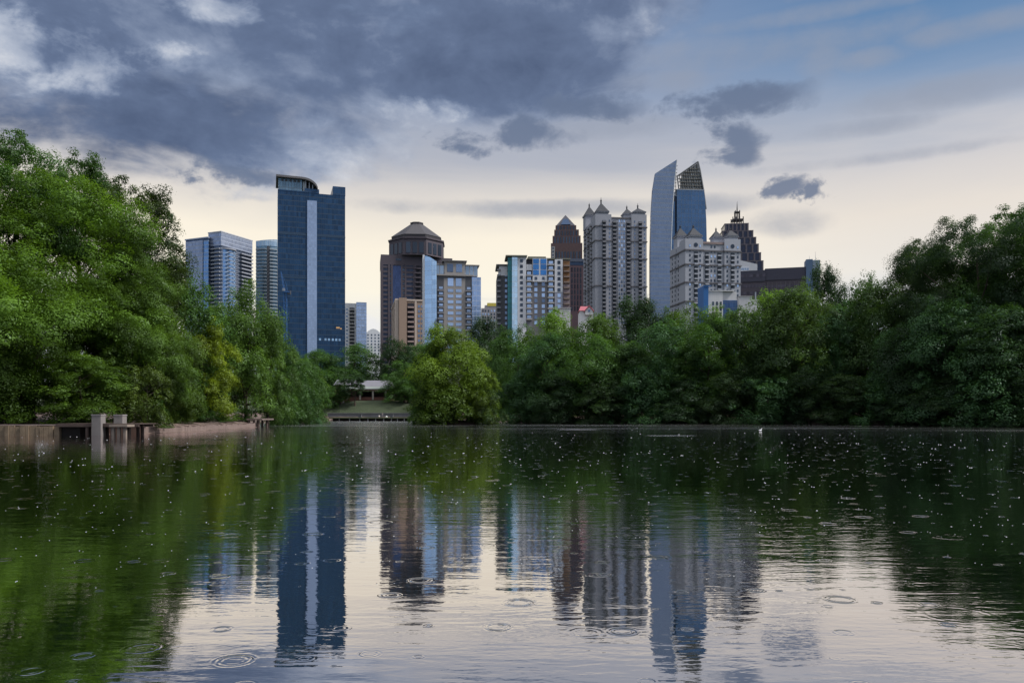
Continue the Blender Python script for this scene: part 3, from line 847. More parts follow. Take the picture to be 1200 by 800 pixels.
def blue_tower():
    b = Bld('glass_tower', 'tall dark blue glass tower with a pale vertical stripe and a curved roof canopy', 325.5, 560, 17.5)
    glass = curtain('blue_tower_glass', (.016, .049, .105), (.011, .032, .066), 1.5, 3.9, 0.07, 0.14, 0.55, 0.2, 0.45, 0.01)
    x1 = b.u(404.5); zt = b.z(223)
    dep = 30
    b.box('tower_body', glass, 0, x1, 0, dep, 0, zt)
    dk = curtain('blue_tower_parapet', (.018, .055, .12), (.014, .035, .075), 1.5, 3.9, 0.07, 0.1, 0.5, 0.25)
    xp = b.u(390)
    b.box('roof_parapet', dk, xp, x1 + .15, -.15, dep, zt, b.z(219.5, x1))
    b.box('roof_parapet', dk, b.u(357), b.u(374), -.25, 12, zt, b.z(218))
    b.box('roof_parapet', dk, 0, b.u(358), -.2, dep, zt, zt + .8)
    stripe = curtain('pale_stripe', (.25, .33, .49), (.21, .27, .39), 1.3, 1.95, 0.09, 0.1, 0.35, 0.3, 0.18)
    b.box('pale_stripe', stripe, b.u(360), b.u(371.3), -.6, 0.0, 0, b.z(232))
    # belts at the mechanical floors
    for py in (273, 324):
        b.box('belt', surf('belt_dark', (.020, .045, .085), .5), -.1, x1 + .1, -.12, 2, b.z(py) - .6, b.z(py) + .6)
    lan = curtain('lantern', (.13, .21, .28), (.075, .105, .14), 2.0, 5.0, 0.12, 0.08, 0.5, 0.2)
    xe = b.u(354); zl = b.z(206.5)
    b.box('plant_room', surf('plant_dark', (.05, .06, .075), .7), xe + .5, b.u(367), 4, dep - 5, zt, b.z(212.5))
    b.box('lantern', lan, .5, xe, .6, dep - 2, zt + .8, zl)
    b.box('lantern', surf('lantern_bright', (.42, .46, .50), .5), xe + .6, b.u(358.5), 1.5, dep - 4, zt + .8, b.z(209))
    for q in (331, 335.5, 340.5, 345.5, 350):
        b.box('louvre_opening', DGREY, b.u(q) - .9, b.u(q) + .9, .45, .6, b.z(211.5), b.z(209))
    prof = [(b.u(323.5), b.z(205.2)), (b.u(354), b.z(205.5))] + [(b.u(354 + 18.5 * math.sin(a)), b.z(205.5 + 12.5 * (1 - math.cos(a)))) for a in [math.pi / 2 * i / 8 for i in range(1, 9)]]
    under = [(x - (0.3 if i > 2 else 0), z - 1.5) for i, (x, z) in enumerate(prof)]
    b.part('canopy_roof', MB().slab_xz(list(under) + list(reversed(prof)), -1.8, dep - 1), surf('canopy', (.10, .095, .10), .6))
    for q, zz in ((358, 208), (362, 210), (366, 213)):
        b.box('canopy_post', METAL, b.u(q), b.u(q) + .5, .3, .8, zt, b.z(zz))
    warm, n = newmat('lit_window'); e = n.node('ShaderNodeEmission'); e.inputs[0].default_value = (1, .62, .30, 1); e.inputs[1].default_value = 0.32
    out = n.node('ShaderNodeOutputMaterial'); n.link(e.outputs[0], out.inputs[0])
    b.fwin('lit_window', warm, b.u(396), b.z(381.5), 2.6, 1.2)
    b.fwin('lit_window', warm, b.u(399.5), b.z(382.5), 1.2, 1.0)
    wsk = glassmat('window_lower', (.30, .45, .62), .2, .6)
    for q in (375, 381.5, 385.5, 390, 394, 398):
        b.fwin('window', wsk, b.u(q), b.z(396), 1.5, 1.7)
    b.done()


def tower_crane():
    D = 500
    x, zg = PX(334.5, D), T(PX(334.5, D), D)
    r = empty('tower_crane', (x, D, zg), 0); tag(r, 'blue construction crane with a raised jib in front of the blue glass tower', 'crane')
    m = surf('crane_blue', (.03, .10, .26), .5, .1, 1, .1)
    s = D / S
    def z(py): return PZ(py, D) - zg
    mb = MB(); zt = z(343)
    for sx in (-.9, .9):
        for sy in (-.9, .9): mb.box(sx - .13, sx + .13, sy - .13, sy + .13, 0, zt)
    k = 0; zz = 2.0
    while zz < zt - 2:
        for sy in (-.9, .9):
            sg = 1 if k % 2 else -1
            mb.tube([(-.9 * sg, sy, zz), (.9 * sg, sy, zz + 2)], [.08, .08], 4)
            mb.tube([(sy, -.9 * sg, zz), (sy, .9 * sg, zz + 2)], [.08, .08], 4)
        zz += 2; k += 1
    mb.build('mast', m, r)
    MB().box(-1.4, 3.2, -1.3, 1.3, zt, zt + .9).build('slewing_deck', m, r)
    MB().box(1.6, 3.4, -1.2, 1.2, zt - 1.2, zt + 1.4).build('counterweight', surf('crane_dark', (.05, .055, .07), .7), r)
    MB().box(-1.5, -.2, -1.7, -.5, zt + .9, zt + 2.8).build('cab', METAL, r)
    jb = MB(); a, e = Vector((-.8, 0, zt + .9)), Vector(((329 - 334.5) * s, 0, z(318)))
    for oy in (-.5, .5): jb.tube([a + Vector((0, oy, 0)), e + Vector((0, oy * .3, 0))], [.16, .10], 4)
    jb.tube([a + Vector((.9, 0, .4)), e + Vector((.3, 0, 0))], [.14, .09], 4)
    for i in range(9):
        p = a.lerp(e, i / 9); q = a.lerp(e, (i + 1) / 9)
        jb.tube([p + Vector((.9 - .07 * i, 0, .3)), q + Vector((0, (.5 - .03 * i) * (1 if i % 2 else -1), 0))], [.07, .07], 4)
    jb.build('jib', m, r)
    MB().tube([(1.2, 0, zt + .9), (.6, 0, zt + 5.5)], [.2, .12], 5).build('a_frame', m, r)
    MB().tube([(.6, 0, zt + 5.5), tuple(e)], [.06, .06], 4).build('jib_cable', m, r)
    MB().tube([tuple(e), (e.x, 0, z(333))], [.05, .05], 4).build('hook_cable', m, r)


def slab_white():
    b = Bld('slab_tower', 'slim white slab tower with a balcony column and a pale blue glass half', 404, 700, 14)
    x1 = b.u(429.5); xm = b.u(417.5); zt = b.z(355)
    b.box('tower_body', surf('slab_white_wall', (.60, .60, .62), .7, .06), 0, xm, 0, 18, 0, zt)
    b.box('glass_half', curtain('slab_glass', (.46, .55, .72), (.52, .58, .70), 2.4, 3.2, .08, .16, .6), xm, x1, -1.2, 18, 0, b.z(353.6))
    b.box('balcony_recess', DGREY, b.u(409.5), b.u(415.5), -.08, 1, 0, zt - 4)
    for i in range(16):
        z = zt - 6 - i * 3.2
        b.rep('balcony', CONC, (b.u(415.5) - b.u(409.5), 1.5, 1.0), ((b.u(409.5) + b.u(415.5)) / 2, -.7, z))
        b.fwin('window', W_MID, b.u(406.5), z + .4, 1.6, 1.3)
    b.done()


def small_white():
    b = Bld('apartment_building', 'small far white building with an arched roofline beside the slim slab tower', 429, 820, 11)
    x1 = b.u(446); zt = b.z(390)
    wm = surf('far_white', (.62, .63, .67), .7, .05)
    b.box('wall', wm, 0, x1, 0, 16, 0, zt)
    pr = [(x1 * i / 10, zt + (b.z(385) - zt) * math.sin(math.pi * i / 10)) for i in range(11)]
    b.part('arched_roof', MB().slab_xz(pr, .0, 16), wm)
    for i in range(7):
        for q in range(4):
            b.fwin('window', W_MID, x1 * (q + .55) / 4.1, zt - 2 - i * 3.3, 1.5, 1.7)
    b.done()


def domed_tower():
    b = Bld('office_tower', 'brown stone office tower with an octagonal crown and faceted pyramid roof', 494, 700, 11)
    stone = surf('brown_stone', (.080, .066, .080), .75, .08, .3, .08)
    glass = curtain('brown_tower_glass', (.030, .040, .075), (.02, .02, .03), 1.5, 2.1, .08, .0, .3, .15)
    xl = b.u(446.5); zt = b.z(300)
    xr = 14.0; dep = -xl
    b.box('tower_body', glass, xl, 0, .2, dep, 0, zt - 1)
    b.box('side_body', glass, 0, b.u(529, 6), 6, dep, 0, zt - 1)
    # stone floor bands and piers
    n = 22
    for i in range(n):
        z = zt - 11 - i * 4.2
        b.rep('floor_band', stone, (-xl, .7, 1.75), (xl / 2, .1, z))
        b.rep('floor_band', stone, (b.u(529, 6), .7, 1.75), (b.u(529, 6) / 2, 5.9, z))
    b.box('top_wall', stone, xl - .2, .3, -.3, dep, zt - 9, zt)
    b.box('top_wall', stone, .3, b.u(530, 6), 5.5, dep, zt - 7, zt + 0)
    for q, w in ((447.5, 2.4), (455.8, 1.6), (459.3, 1.6), (470.8, 1.6), (475.2, 1.6), (486, 2.4)):
        b.box('pier', stone, b.u(q) - w / 2, b.u(q) + w / 2, -.5, .1, 0, zt - 8.5)
    b.box('centre_glazing', curtain('centre_glazing', (.05, .075, .16), (.03, .04, .08), 1.2, 2.1, .06, .06, .6), b.u(460.2), b.u(470), -.42, .1, 0, zt - 10)
    for i in range(n):
        z = zt - 13.2 - i * 4.2
        for q in (457.6, 473): b.fwin('window', W_DARK, b.u(q), z, 1.7, 1.7, y=-.3)
        b.rep('balcony', stone, (5.6, 1.4, 1.1), (b.u(489.8), -.8, z + 1.6))
    b.box('corner_recess', surf('recess_dark', (.018, .018, .026), .7), b.u(487), .1, -.25, 0.4, 0, zt - 6)
    b.fwin('window', W_DARK, b.u(467), zt - 4.0, 5.0, 1.8, y=-.3)
    # octagonal crown
    cx, cy = b.u(488.5, 20), 20.0
    sc = (b.D + 20) / S
    z0, z1, z2 = zt, b.z(286.5, 0, 20), b.z(263.5, 0, 20)
    ro = 33.5 * sc; rot = R(22.5) - R(8)
    b.part('octagon_drum', MB().cone(cx, cy, z0, z1, ro, ro, 8, rot), stone)
    b.part('drum_cornice', MB().cone(cx, cy, z1, z1 + 1.2, ro + .9, ro + .9, 8, rot), stone)
    for k in range(8):
        a0, a1 = rot + k * math.pi / 4, rot + (k + 1) * math.pi / 4
        p0 = Vector((cx + ro * math.cos(a0), cy + ro * math.sin(a0), 0)); p1 = Vector((cx + ro * math.cos(a1), cy + ro * math.sin(a1), 0))
        mid = (p0 + p1) / 2; t = (p1 - p0).normalized(); nn = Vector((mid.x - cx, mid.y - cy, 0)).normalized()
        if nn.y > .75: continue
        for j in (-1, 0, 1):
            c = mid + t * (j * (p1 - p0).length * .29) + nn * .05
            M = Matrix.Translation((c.x, c.y, (z0 + z1) / 2 - .3)) @ Matrix.Rotation(math.atan2(t.y, t.x), 4, 'Z')
            b.part('drum_opening', MB().box(-2.0, 2.0, -.25, .25, -(z1 - z0) * .36, (z1 - z0) * .30, M), W_DARK)
    roofm = surf('brown_roof', (.042, .038, .043), .6, .15, .4, .15)
    rb = 30.5 * sc; zr = z1 + 1.2
    b.part('roof', MB().cone(cx, cy, zr, zr + 3.2, rb, rb, 8, rot).cone(cx, cy, zr + 3.2, z2, rb + .4, 7.2 * sc, 8, rot), roofm)
    b.part('roof_cap', MB().cone(cx, cy, z2, z2 + 1.3, 8 * sc, 8 * sc, 8, rot), roofm)
    b.done()


def tan_block():
    b = Bld('brick_apartment_building', 'tan brick apartment block at the foot of the brown tower', 463.5, 470, 12)
    brick = surf('tan_brick', (.28, .20, .155), .85, .08, .4, .08)
    pale = surf('tan_pale', (.44, .36, .31), .8, .06)
    x1 = b.u(495); zt = b.z(352); 
    yl = b.v(453.5, 0) ; yl = min(max(yl, 12), 40)
    b.box('wall', brick, 0, x1, 0, yl, 0, zt)
    b.box('corner_pier', pale, -.25, b.u(467), -.25, 2, 0, zt + 1.2)
    b.box('parapet', pale, -.3, x1 + .3, -.35, yl + .3, zt, zt + 1.0)
    b.box('stair_bay', brick, b.u(467.5), b.u(476.5), -1.2, 0, 0, zt + 1.6)
    b.box('balcony_recess', surf('recess_dark', (.018, .018, .026), .7), b.u(477.3), b.u(485.2), -.1, 1, 0, zt - 1.4)
    b.box('corner_pier', pale, b.u(486), b.u(488.3), -.3, 1, 0, zt)
    for i in range(13):
        z = zt - 3.2 - i * 3.0
        b.rep('balcony', surf('tan_balcony', (.30, .22, .20), .8), (b.u(485) - b.u(477.5), 1.3, .95), ((b.u(485) + b.u(477.5)) / 2, -.7, z - .8))
        b.fwin('window', W_MID, b.u(491), z, 1.3, 1.5)
        b.fwin('window', W_MID, b.u(494), z, .7, 1.5)
        for f in (.2, .4, .6, .8):
            b.swin('window', W_MID, yl * f, z, 1.5, 1.5, 0, -1)
    for f in (.1, .3, .5, .7, .95):
        b.box('pier', pale, -.28, 0, yl * f - .5, yl * f + .5, 0, zt + .3)
    b.done()


def glass_condo():
    b = Bld('glass_condominium', 'concrete and glass condominium with a bright curved glass edge beside the brown tower', 511, 540, 8)
    x1 = b.u(563.5); zr = b.z(322); 
    stone = surf('warm_concrete', (.27, .25, .24), .8, .07)
    fin = curtain('fin_glass', (.48, .66, .86), (.40, .52, .68), 1.7, 3.3, .06, .06, .75, .1, .25)
    xa = b.u(497.5)
    pts = [(xa + (-.0) , 3)] + [(xa + (0.3 - xa) * i / 8, -2.2 * math.sin(math.pi * .5 * i / 8) + 3 * (1 - i / 8)) for i in range(1, 9)] + [(0.3, 14), (xa, 14)]
    zf0, zf1 = b.z(299), b.z(307)
    mb = MB(); n = len(pts)
    vs = [(x, y, 0) for x, y in pts] + [(x, y, zf0 + (zf1 - zf0) * max(0, min(1, (x - xa) / (-xa))) ** 1.6) for x, y in pts]
    mb.add(vs, [tuple(range(n - 1, -1, -1)), tuple(range(n, 2 * n))] + [(i, (i + 1) % n, n + (i + 1) % n, n + i) for i in range(n)])
    b.part('curved_glass_edge', mb, fin)
    b.box('edge_wall', WHITE, b.u(495.5), xa + .2, 2.8, 15, 0, zf0 + .6)
    b.box('wall', stone, .3, b.u(553), 0, 20, 0, zr)
    b.box('glass_wing', curtain('condo_wing_glass', (.30, .40, .58), (.36, .42, .54), 2.0, 3.6, .08, .12, .7), b.u(553), x1, -.4, 20, 0, zr - 1)
    # penthouse storeys
    b.box('penthouse', curtain('penthouse_glass', (.36, .44, .52), (.34, .32, .31), 3.0, 9.5, .16, .14, .6), .5, b.u(560), 1.6, 18, zr, b.z(310))
    b.box('penthouse', stone, b.u(521), b.u(544.5), -.2, 16, zr, b.z(306))
    b.box('roof_slab', surf('roof_slab_dark', (.12, .115, .12), .8), b.u(518), b.u(547), -1.2, 17, b.z(306), b.z(304.8))
    b.box('roof_slab', stone, .2, b.u(562), .6, 19, b.z(310), b.z(308.8))
    b.box('terrace_ledge', stone, .1, b.u(554), -.9, 1.6, zr - .5, zr + .5)
    for q in (527.5, 538):
        b.fwin('penthouse_window', W_MID, b.u(q), b.z(313.5), 4.2, 5.6, y=-.2)
    b.box('balcony_recess', DGREY, b.u(512.3), b.u(520), -.12, 1, 0, zr - .6)
    b.box('balcony_recess', DGREY, b.u(545.5), b.u(552.5), -.12, 1, 0, zr - .6)
    b.box('recess_head', DGREY, b.u(520.2), b.u(545.3), -.1, 1, b.z(325.5), b.z(323.5))
    for q in (528, 537.5): b.fwin('tall_window', W_SKY, b.u(q), b.z(330), 4.0, 5.6)
    for i in range(13):
        z = b.z(340 + i * 6.6)
        for q in (528, 537.5): b.fwin('window', W_SKY, b.u(q), z, 4.0, 2.1)
        for q in (516.7, 549.3):
            b.fwin('window', W_SKY, b.u(q), z + 1.8, 2.6, 1.7, y=-.14)
            b.rep('balcony', GREY, (4.4, 1.2, .9), (b.u(q - .3), -.75, z - .2))
    b.done()


def yellow_block():
    b = Bld('apartment_building', 'small grey far block with a yellow top band between two condominiums', 564, 760, 3)
    x1 = b.u(584); zt = b.z(361)
    g = surf('mauve_render', (.33, .31, .33), .8, .08)
    b.box('wall', g, 0, x1, 0, 20, 0, zt)
    b.box('wall_step', g, b.u(568), x1, 0, 20, zt, b.z(357.5))
    b.box('yellow_band', surf('yellow_panel', (.62, .50, .10), .7, .06), b.u(571), x1 + .1, -.2, 18, b.z(358.6), b.z(354.8))
    for i in range(7):
        for q in (566, 569, 572.5, 576, 579.5, 582.5):
            b.fwin('window', W_DARK if (i + int(q)) % 3 else W_SKY, b.u(q), zt - 2.6 - i * 3.2, 1.5, 1.8)
    b.done()


def white_apartments():
    b = Bld('modern_apartment_building', 'white and grey apartment block with glass corner and bright blue top windows', 595, 430, 3)
    fl = 6.35 * 430 / S
    zt = b.z(301)
    g1 = curtain('corner_glass', (.55, .72, .84), (.50, .62, .70), 1.7, fl, .07, .1, .75, .1, .3)
    g2 = curtain('teal_glass', (.03, .15, .16), (.02, .09, .10), 1.2, fl, .08, .12, .5)
    x1 = b.u(668)
    yl = 14.0
    b.box('wall', surf('warm_grey', (.185, .175, .18), .8, .08), b.u(616.5), x1, .2, 20, 0, zt - 1.2)
    b.box('glass_corner', g1, b.u(600), b.u(606.5), -.5, 8, 0, zt)
    b.box('teal_glass_edge', g2, b.u(595), b.u(600), -.2, 12, 0, zt - .4)
    b.box('white_pier', WHITE, b.u(606.5), b.u(616.5), -.6, 10, 0, zt)
    b.box('roof_slab', surf('roof_olive', (.16, .16, .13), .8), b.u(592.5), b.u(617.5), -1.8, 14, zt, zt + .7)
    b.box('roof_slab', surf('roof_olive', (.16, .16, .13), .8), b.u(617.8), b.u(668.5), -.6, 16, zt - 1.2, zt - .5)
    b.box('roof_terrace', surf('roof_olive', (.16, .16, .13), .8), b.u(619), b.u(640), 1, 12, zt - .5, zt + .6)
    # dark left wing, set back
    xw = b.u(582.5, 4)
    b.box('dark_wing', DGREY, xw, b.u(595) - .05, 4, 22, 0, b.z(323, 0, 4))
    b.box('wing_cap', WHITE, xw + 1.2, b.u(595) - .05, 3.8, 22, b.z(323, 0, 4), b.z(311.5, 0, 4))
    b.box('wing_roof', DGREY, xw - .5, b.u(595) - .05, 3.0, 22, b.z(311.5, 0, 4), b.z(310, 0, 4))
    for i in range(11):
        z = b.z(315 + i * 6.35)
        b.rep('wing_balcony', GREY, (2.0, 1.3, .9), (xw + 1.0, 3.4, z))
        b.fwin('window', W_MID, b.u(593, 4), z + .3, 1.2, 1.6, y=4)
    # white pier windows
    for i in range(11):
        b.fwin('window', W_DARK, b.u(611), b.z(305.6 + i * 6.45), 1.6, 1.75, y=-.6)
    # projecting white frame with blue windows
    fz0, fz1 = b.z(330), zt - .9
    b.box('white_frame', WHITE, b.u(624), b.u(641), -.9, .3, fz0, fz1)
    for q in (628, 636.7):
        for i in range(3):
            b.fwin('blue_window', W_BLUE, b.u(q), b.z(306.2 + i * 6.5), 3.3, 2.75, y=-.9)
        b.fwin('window', W_DARK, b.u(q), b.z(326), 1.4, 1.6, y=-.9)
    for i in range(8):
        for q in (628, 636.7): b.fwin('window', W_SKY if i % 3 else W_MID, b.u(q), b.z(332.5 + i * 6.45), 1.7, 2.0, y=.2)
    # balcony bays
    rec = surf('recess_dark', (.018, .018, .026), .7)
    b.box('balcony_recess', rec, b.u(616.8), b.u(623.5), 0, 1, b.z(332), zt - 1.4)
    b.box('white_panel', WHITE, b.u(617), b.u(623.5), -.12, .3, b.z(316.5), b.z(309.5))
    b.box('balcony_recess', DGREY, b.u(641.5), b.u(649.5), .02, 1, 0, zt - 1.4)
    b.box('balcony_recess', GREY, b.u(616.8), b.u(623.5), .05, 1, 0, b.z(332) - .05)
    for i in range(11):
        z = b.z(310 + i * 6.4)
        if i > 1: b.rep('balcony', CONC, (3.2, 1.5, .85), (b.u(620.2), -.75, z)); b.fwin('window', W_SKY, b.u(620), z + 1.5, 2.2, 1.6, y=.02)
        b.rep('balcony', CONC, (3.7, 1.5, .85), (b.u(645.5), -.75, z)); b.fwin('window', W_SKY, b.u(645.5), z + 1.5, 2.4, 1.6, y=0)
    # second white pier and brown end bay
    b.box('white_pier', WHITE, b.u(650), b.u(659.3), -.6, 10, b.z(342), zt - .6)
    b.box('grey_pier', surf('blue_grey_render', (.30, .31, .37), .8, .06), b.u(650), b.u(659.3), -.5, 10, 0, b.z(342))
    for i in range(9):
        b.fwin('window', W_DARK if i < 6 else W_SKY, b.u(655), b.z(307 + i * 6.45), 1.7, 1.9, y=-.6 if i < 6 else -.5)
    b.box('end_bay', surf('rust_panel', (.22, .115, .055), .8, .1), b.u(660), b.u(667.5), -.05, 1, b.z(332), b.z(305))
    b.box('end_bay', surf('mauve_grey', (.25, .20, .215), .8, .08), b.u(660), b.u(667.5), -.05, 1, 0, b.z(332) - .05)
    for i in range(10):
        b.rep('balcony', surf('brown_rail', (.20, .15, .13), .7), (3.4, 1.2, .8), (b.u(664), -.6, b.z(311 + i * 6.4)))
    b.done()
    # roof plant: white penthouse box near trees
    w = Bld('flat_roofed_building', 'low pale flat roofed block just above the trees under the brown end bay', 656, 400, 0)
    w.box('wall', surf('pale_block', (.52, .50, .51), .8, .06), 0, w.u(668.5), 0, 12, 0, w.z(361.5))
    w.box('parapet', CONC, -.3, w.u(668.5) + .3, -.3, 12.3, w.z(361.5), w.z(360.5))
    w.done()


def stepped_brown():
    b = Bld('stepped_tower', 'reddish brown stepped tower with a small glass pyramid on top', 645.5, 820, -3)
    st = surf('red_granite', (.105, .066, .066), .7, .1, .3, .06)
    x1 = b.u(682.5); dep = x1
    def tier(pa, pb, y0, y1, inset):
        b.box('tier', st, b.u(pa), b.u(pb), inset, dep - inset, b.z(y0), b.z(y1))
        xs = np.linspace(b.u(pa) + 1.2, b.u(pb) - 1.2, max(3, int((pb - pa) / 3.1)))
        for x in xs[:-1]:
            w = (xs[1] - xs[0]) * .48
            b.rep('window_strip', W_DARK, (w, .2, (b.z(y1) - b.z(y0)) * .86), (x + (xs[1] - xs[0]) / 2, inset - .06, (b.z(y0) + b.z(y1)) / 2 - .5))
    tier(645.5, 682.5, 420, 285, 0)
    tier(647.5, 680.5, 285, 276, 1.6)
    tier(649.5, 678.5, 276, 268.5, 3.2)
    tier(651, 675.5, 268.5, 263, 4.6)
    cx, w = (b.u(651.5) + b.u(674.5)) / 2, (b.u(674.5) - b.u(651.5)) / 2
    b.part('pyramid_roof', MB().cone(cx, dep / 2, b.z(263), b.z(247.5), w * 1.414, .1, 4, R(45)), surf('copper_roof', (.045, .045, .06), .5, .2))
    b.part('pyramid_glazing', MB().slab_xz([(cx - w * .5, b.z(261.5)), (cx + w * .5, b.z(261.5)), (cx + w * .22, b.z(255)), (cx - w * .22, b.z(255))], dep / 2 - w * 1.03, dep / 2 - w * .3), W_MID)
    b.box('white_pier', CONC, b.u(646.3), b.u(650.2), -.4, 3, 0, b.z(289))
    for i in range(22): b.fwin('window', W_DARK, b.u(648.2), b.z(291 + i * 3.9), 1.7, 1.8, y=-.4)
    b.done()
    d = Bld('maroon_office_building', 'dark maroon office block with a navy band along its top', 668, 590, 4)
    x1 = d.u(684)
    d.box('wall', surf('maroon_brick', (.098, .062, .075), .8, .1, .4, .08), 0, x1, 0, 24, 0, d.z(310.5))
    d.box('navy_band', surf('navy_band', (.03, .055, .11), .4), -.1, x1, -.1, 24, d.z(310.5), d.z(306.5))
    d.box('parapet', surf('navy_cap', (.075, .09, .13), .6), -.3, x1, -.3, 24, d.z(306.5), d.z(303))
    for k in range(4):
        for i in range(8): d.fwin('window', W_DARK, d.u(670.3 + k * 3.4), d.z(316 + i * 6.5), 1.0, 3.4)
    d.done()


def turret(b, cx, cy, w, z0, z1, z2, z3, stone, slate):
    """square turret with a hipped, slightly flared roof and finial"""
    b.part('turret', MB().box(cx - w, cx + w, cy - w, cy + w, z0, z1).box(cx - w - .5, cx + w + .5, cy - w - .5, cy + w + .5, z1, z1 + .7), stone)
    r = (w + .7) * 1.414
    b.part('turret_roof', MB().cone(cx, cy, z1 + .7, z1 + .7 + (z2 - z1) * .16, r, r * .80, 4, R(45)).cone(cx, cy, z1 + .7 + (z2 - z1) * .16, z2, r * .80, r * .10, 4, R(45)), slate)
    b.part('finial', MB().cone(cx, cy, z2 - .3, z2 + (z3 - z2) * .45, .55, .42, 6).cone(cx, cy, z2 + (z3 - z2) * .45, z2 + (z3 - z2) * .55, .75, .5, 6).cone(cx, cy, z2 + (z3 - z2) * .55, z3, .28, .05, 6), slate)


def mayfair_tall():
    b = Bld('turreted_tower', 'tallest pale stone apartment tower with corner turrets and columns of dark balconies', 698, 520, 8)
    st = surf('pinkish_stone', (.265, .270, .305), .8, .06, .25, .08)
    dk = surf('cornice_dark', (.11, .105, .115), .8)
    rail = surf('balcony_rail', (.17, .17, .19), .7)
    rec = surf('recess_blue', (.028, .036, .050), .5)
    x1 = b.u(757.5); yl = min(max(b.v(683, 0), 20), 34)
    zt = b.z(255); ztow = b.z(250.5)
    b.box('wall', st, 0, x1, .8, yl, 0, zt)
    xa, xb = b.u(716.5), b.u(740)
    b.box('corner_bay', st, -.2, xa, 0, 13, 0, ztow)
    b.box('corner_bay', st, xb, x1 + .2, 0, 13, 0, b.z(251.5, x1))
    b.box('rear_bay', st, -.3, 12, yl - 10, yl + .3, 0, b.z(258))
    b.box('centre_bay', st, b.u(724), b.u(733.5), .2, 4, 0, zt - 2)
    b.box('parapet', dk, xa + .1, xb - .1, .5, yl, zt, zt + 1.0)
    for py in (264.5, 281.5, 302, 334.5):
        z = b.z(py)
        b.box('cornice', dk, -.65, xa + .25, -.45, 13, z - .35, z + .35)
        b.box('cornice', dk, xa + .3, xb - .3, .35, 2, z - .35, z + .35)
        b.box('cornice', dk, xb - .25, x1 + .65, -.45, 13, z - .35, z + .35)
        b.box('cornice', dk, -.62, 0, 13.1, yl + .2, z - .33, z + .33)
    fh = 4.75 * 520 / S
    cols = [(708, 4.2, 0), (720.3, 4.2, .8), (736.6, 4.2, .8), (750.3, 4.2, 0)]
    for q, w, yy in cols:
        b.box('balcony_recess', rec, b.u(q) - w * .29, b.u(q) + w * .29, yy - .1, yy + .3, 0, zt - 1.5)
    for py0, i in [(257.5 + i * 4.75, i) for i in range(26)]:
        z = b.z(py0)
        for q, w, yy in cols: b.rep('balcony', rail, (w * .6, 1.3, .95), (b.u(q), yy - .72, z - 1.1))
    ys = [yl * f for f in (.30, .55, .82)]
    for i in range(26):
        z = b.z(259 + i * 4.75)
        for y in ys: b.rep('balcony', rail, (1.3, 2.8, .95), (-.75, y, z - 1.1))
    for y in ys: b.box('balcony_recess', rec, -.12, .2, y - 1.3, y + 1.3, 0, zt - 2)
    for i in range(26):
        z = b.z(258 + i * 4.75)
        for q, yy in ((714.3, 0), (743.8, 0), (755.4, 0)): b.fwin('window', W_MID, b.u(q), z, .75, 1.3, y=yy)
        for q in (726, 728.8, 731.6): b.fwin('window', W_SKY if (i * 7 + int(q)) % 5 < 2 else W_MID, b.u(q), z, 1.05, 1.75, y=.2)
    turret(b, b.u(704.5, 4), 4.4, 4.1, ztow - 1, b.z(248.5), b.z(236.5), b.z(228.5), st, SLATE)
    turret(b, b.u(747.5, 4), 4.4, 4.1, ztow - 1, b.z(249.5, x1), b.z(240.5), b.z(234), st, SLATE)
    turret(b, b.u(690.5, yl - 5), yl - 5, 3.6, b.z(258), b.z(256.5, 0, yl), b.z(245, 0, yl), b.z(239.5, 0, yl), st, SLATE)
    turret(b, b.u(734.5, yl - 5), yl - 5, 3.0, zt, b.z(253, 0, yl), b.z(245.5, 0, yl), b.z(240.5, 0, yl), st, SLATE)
    b.done()


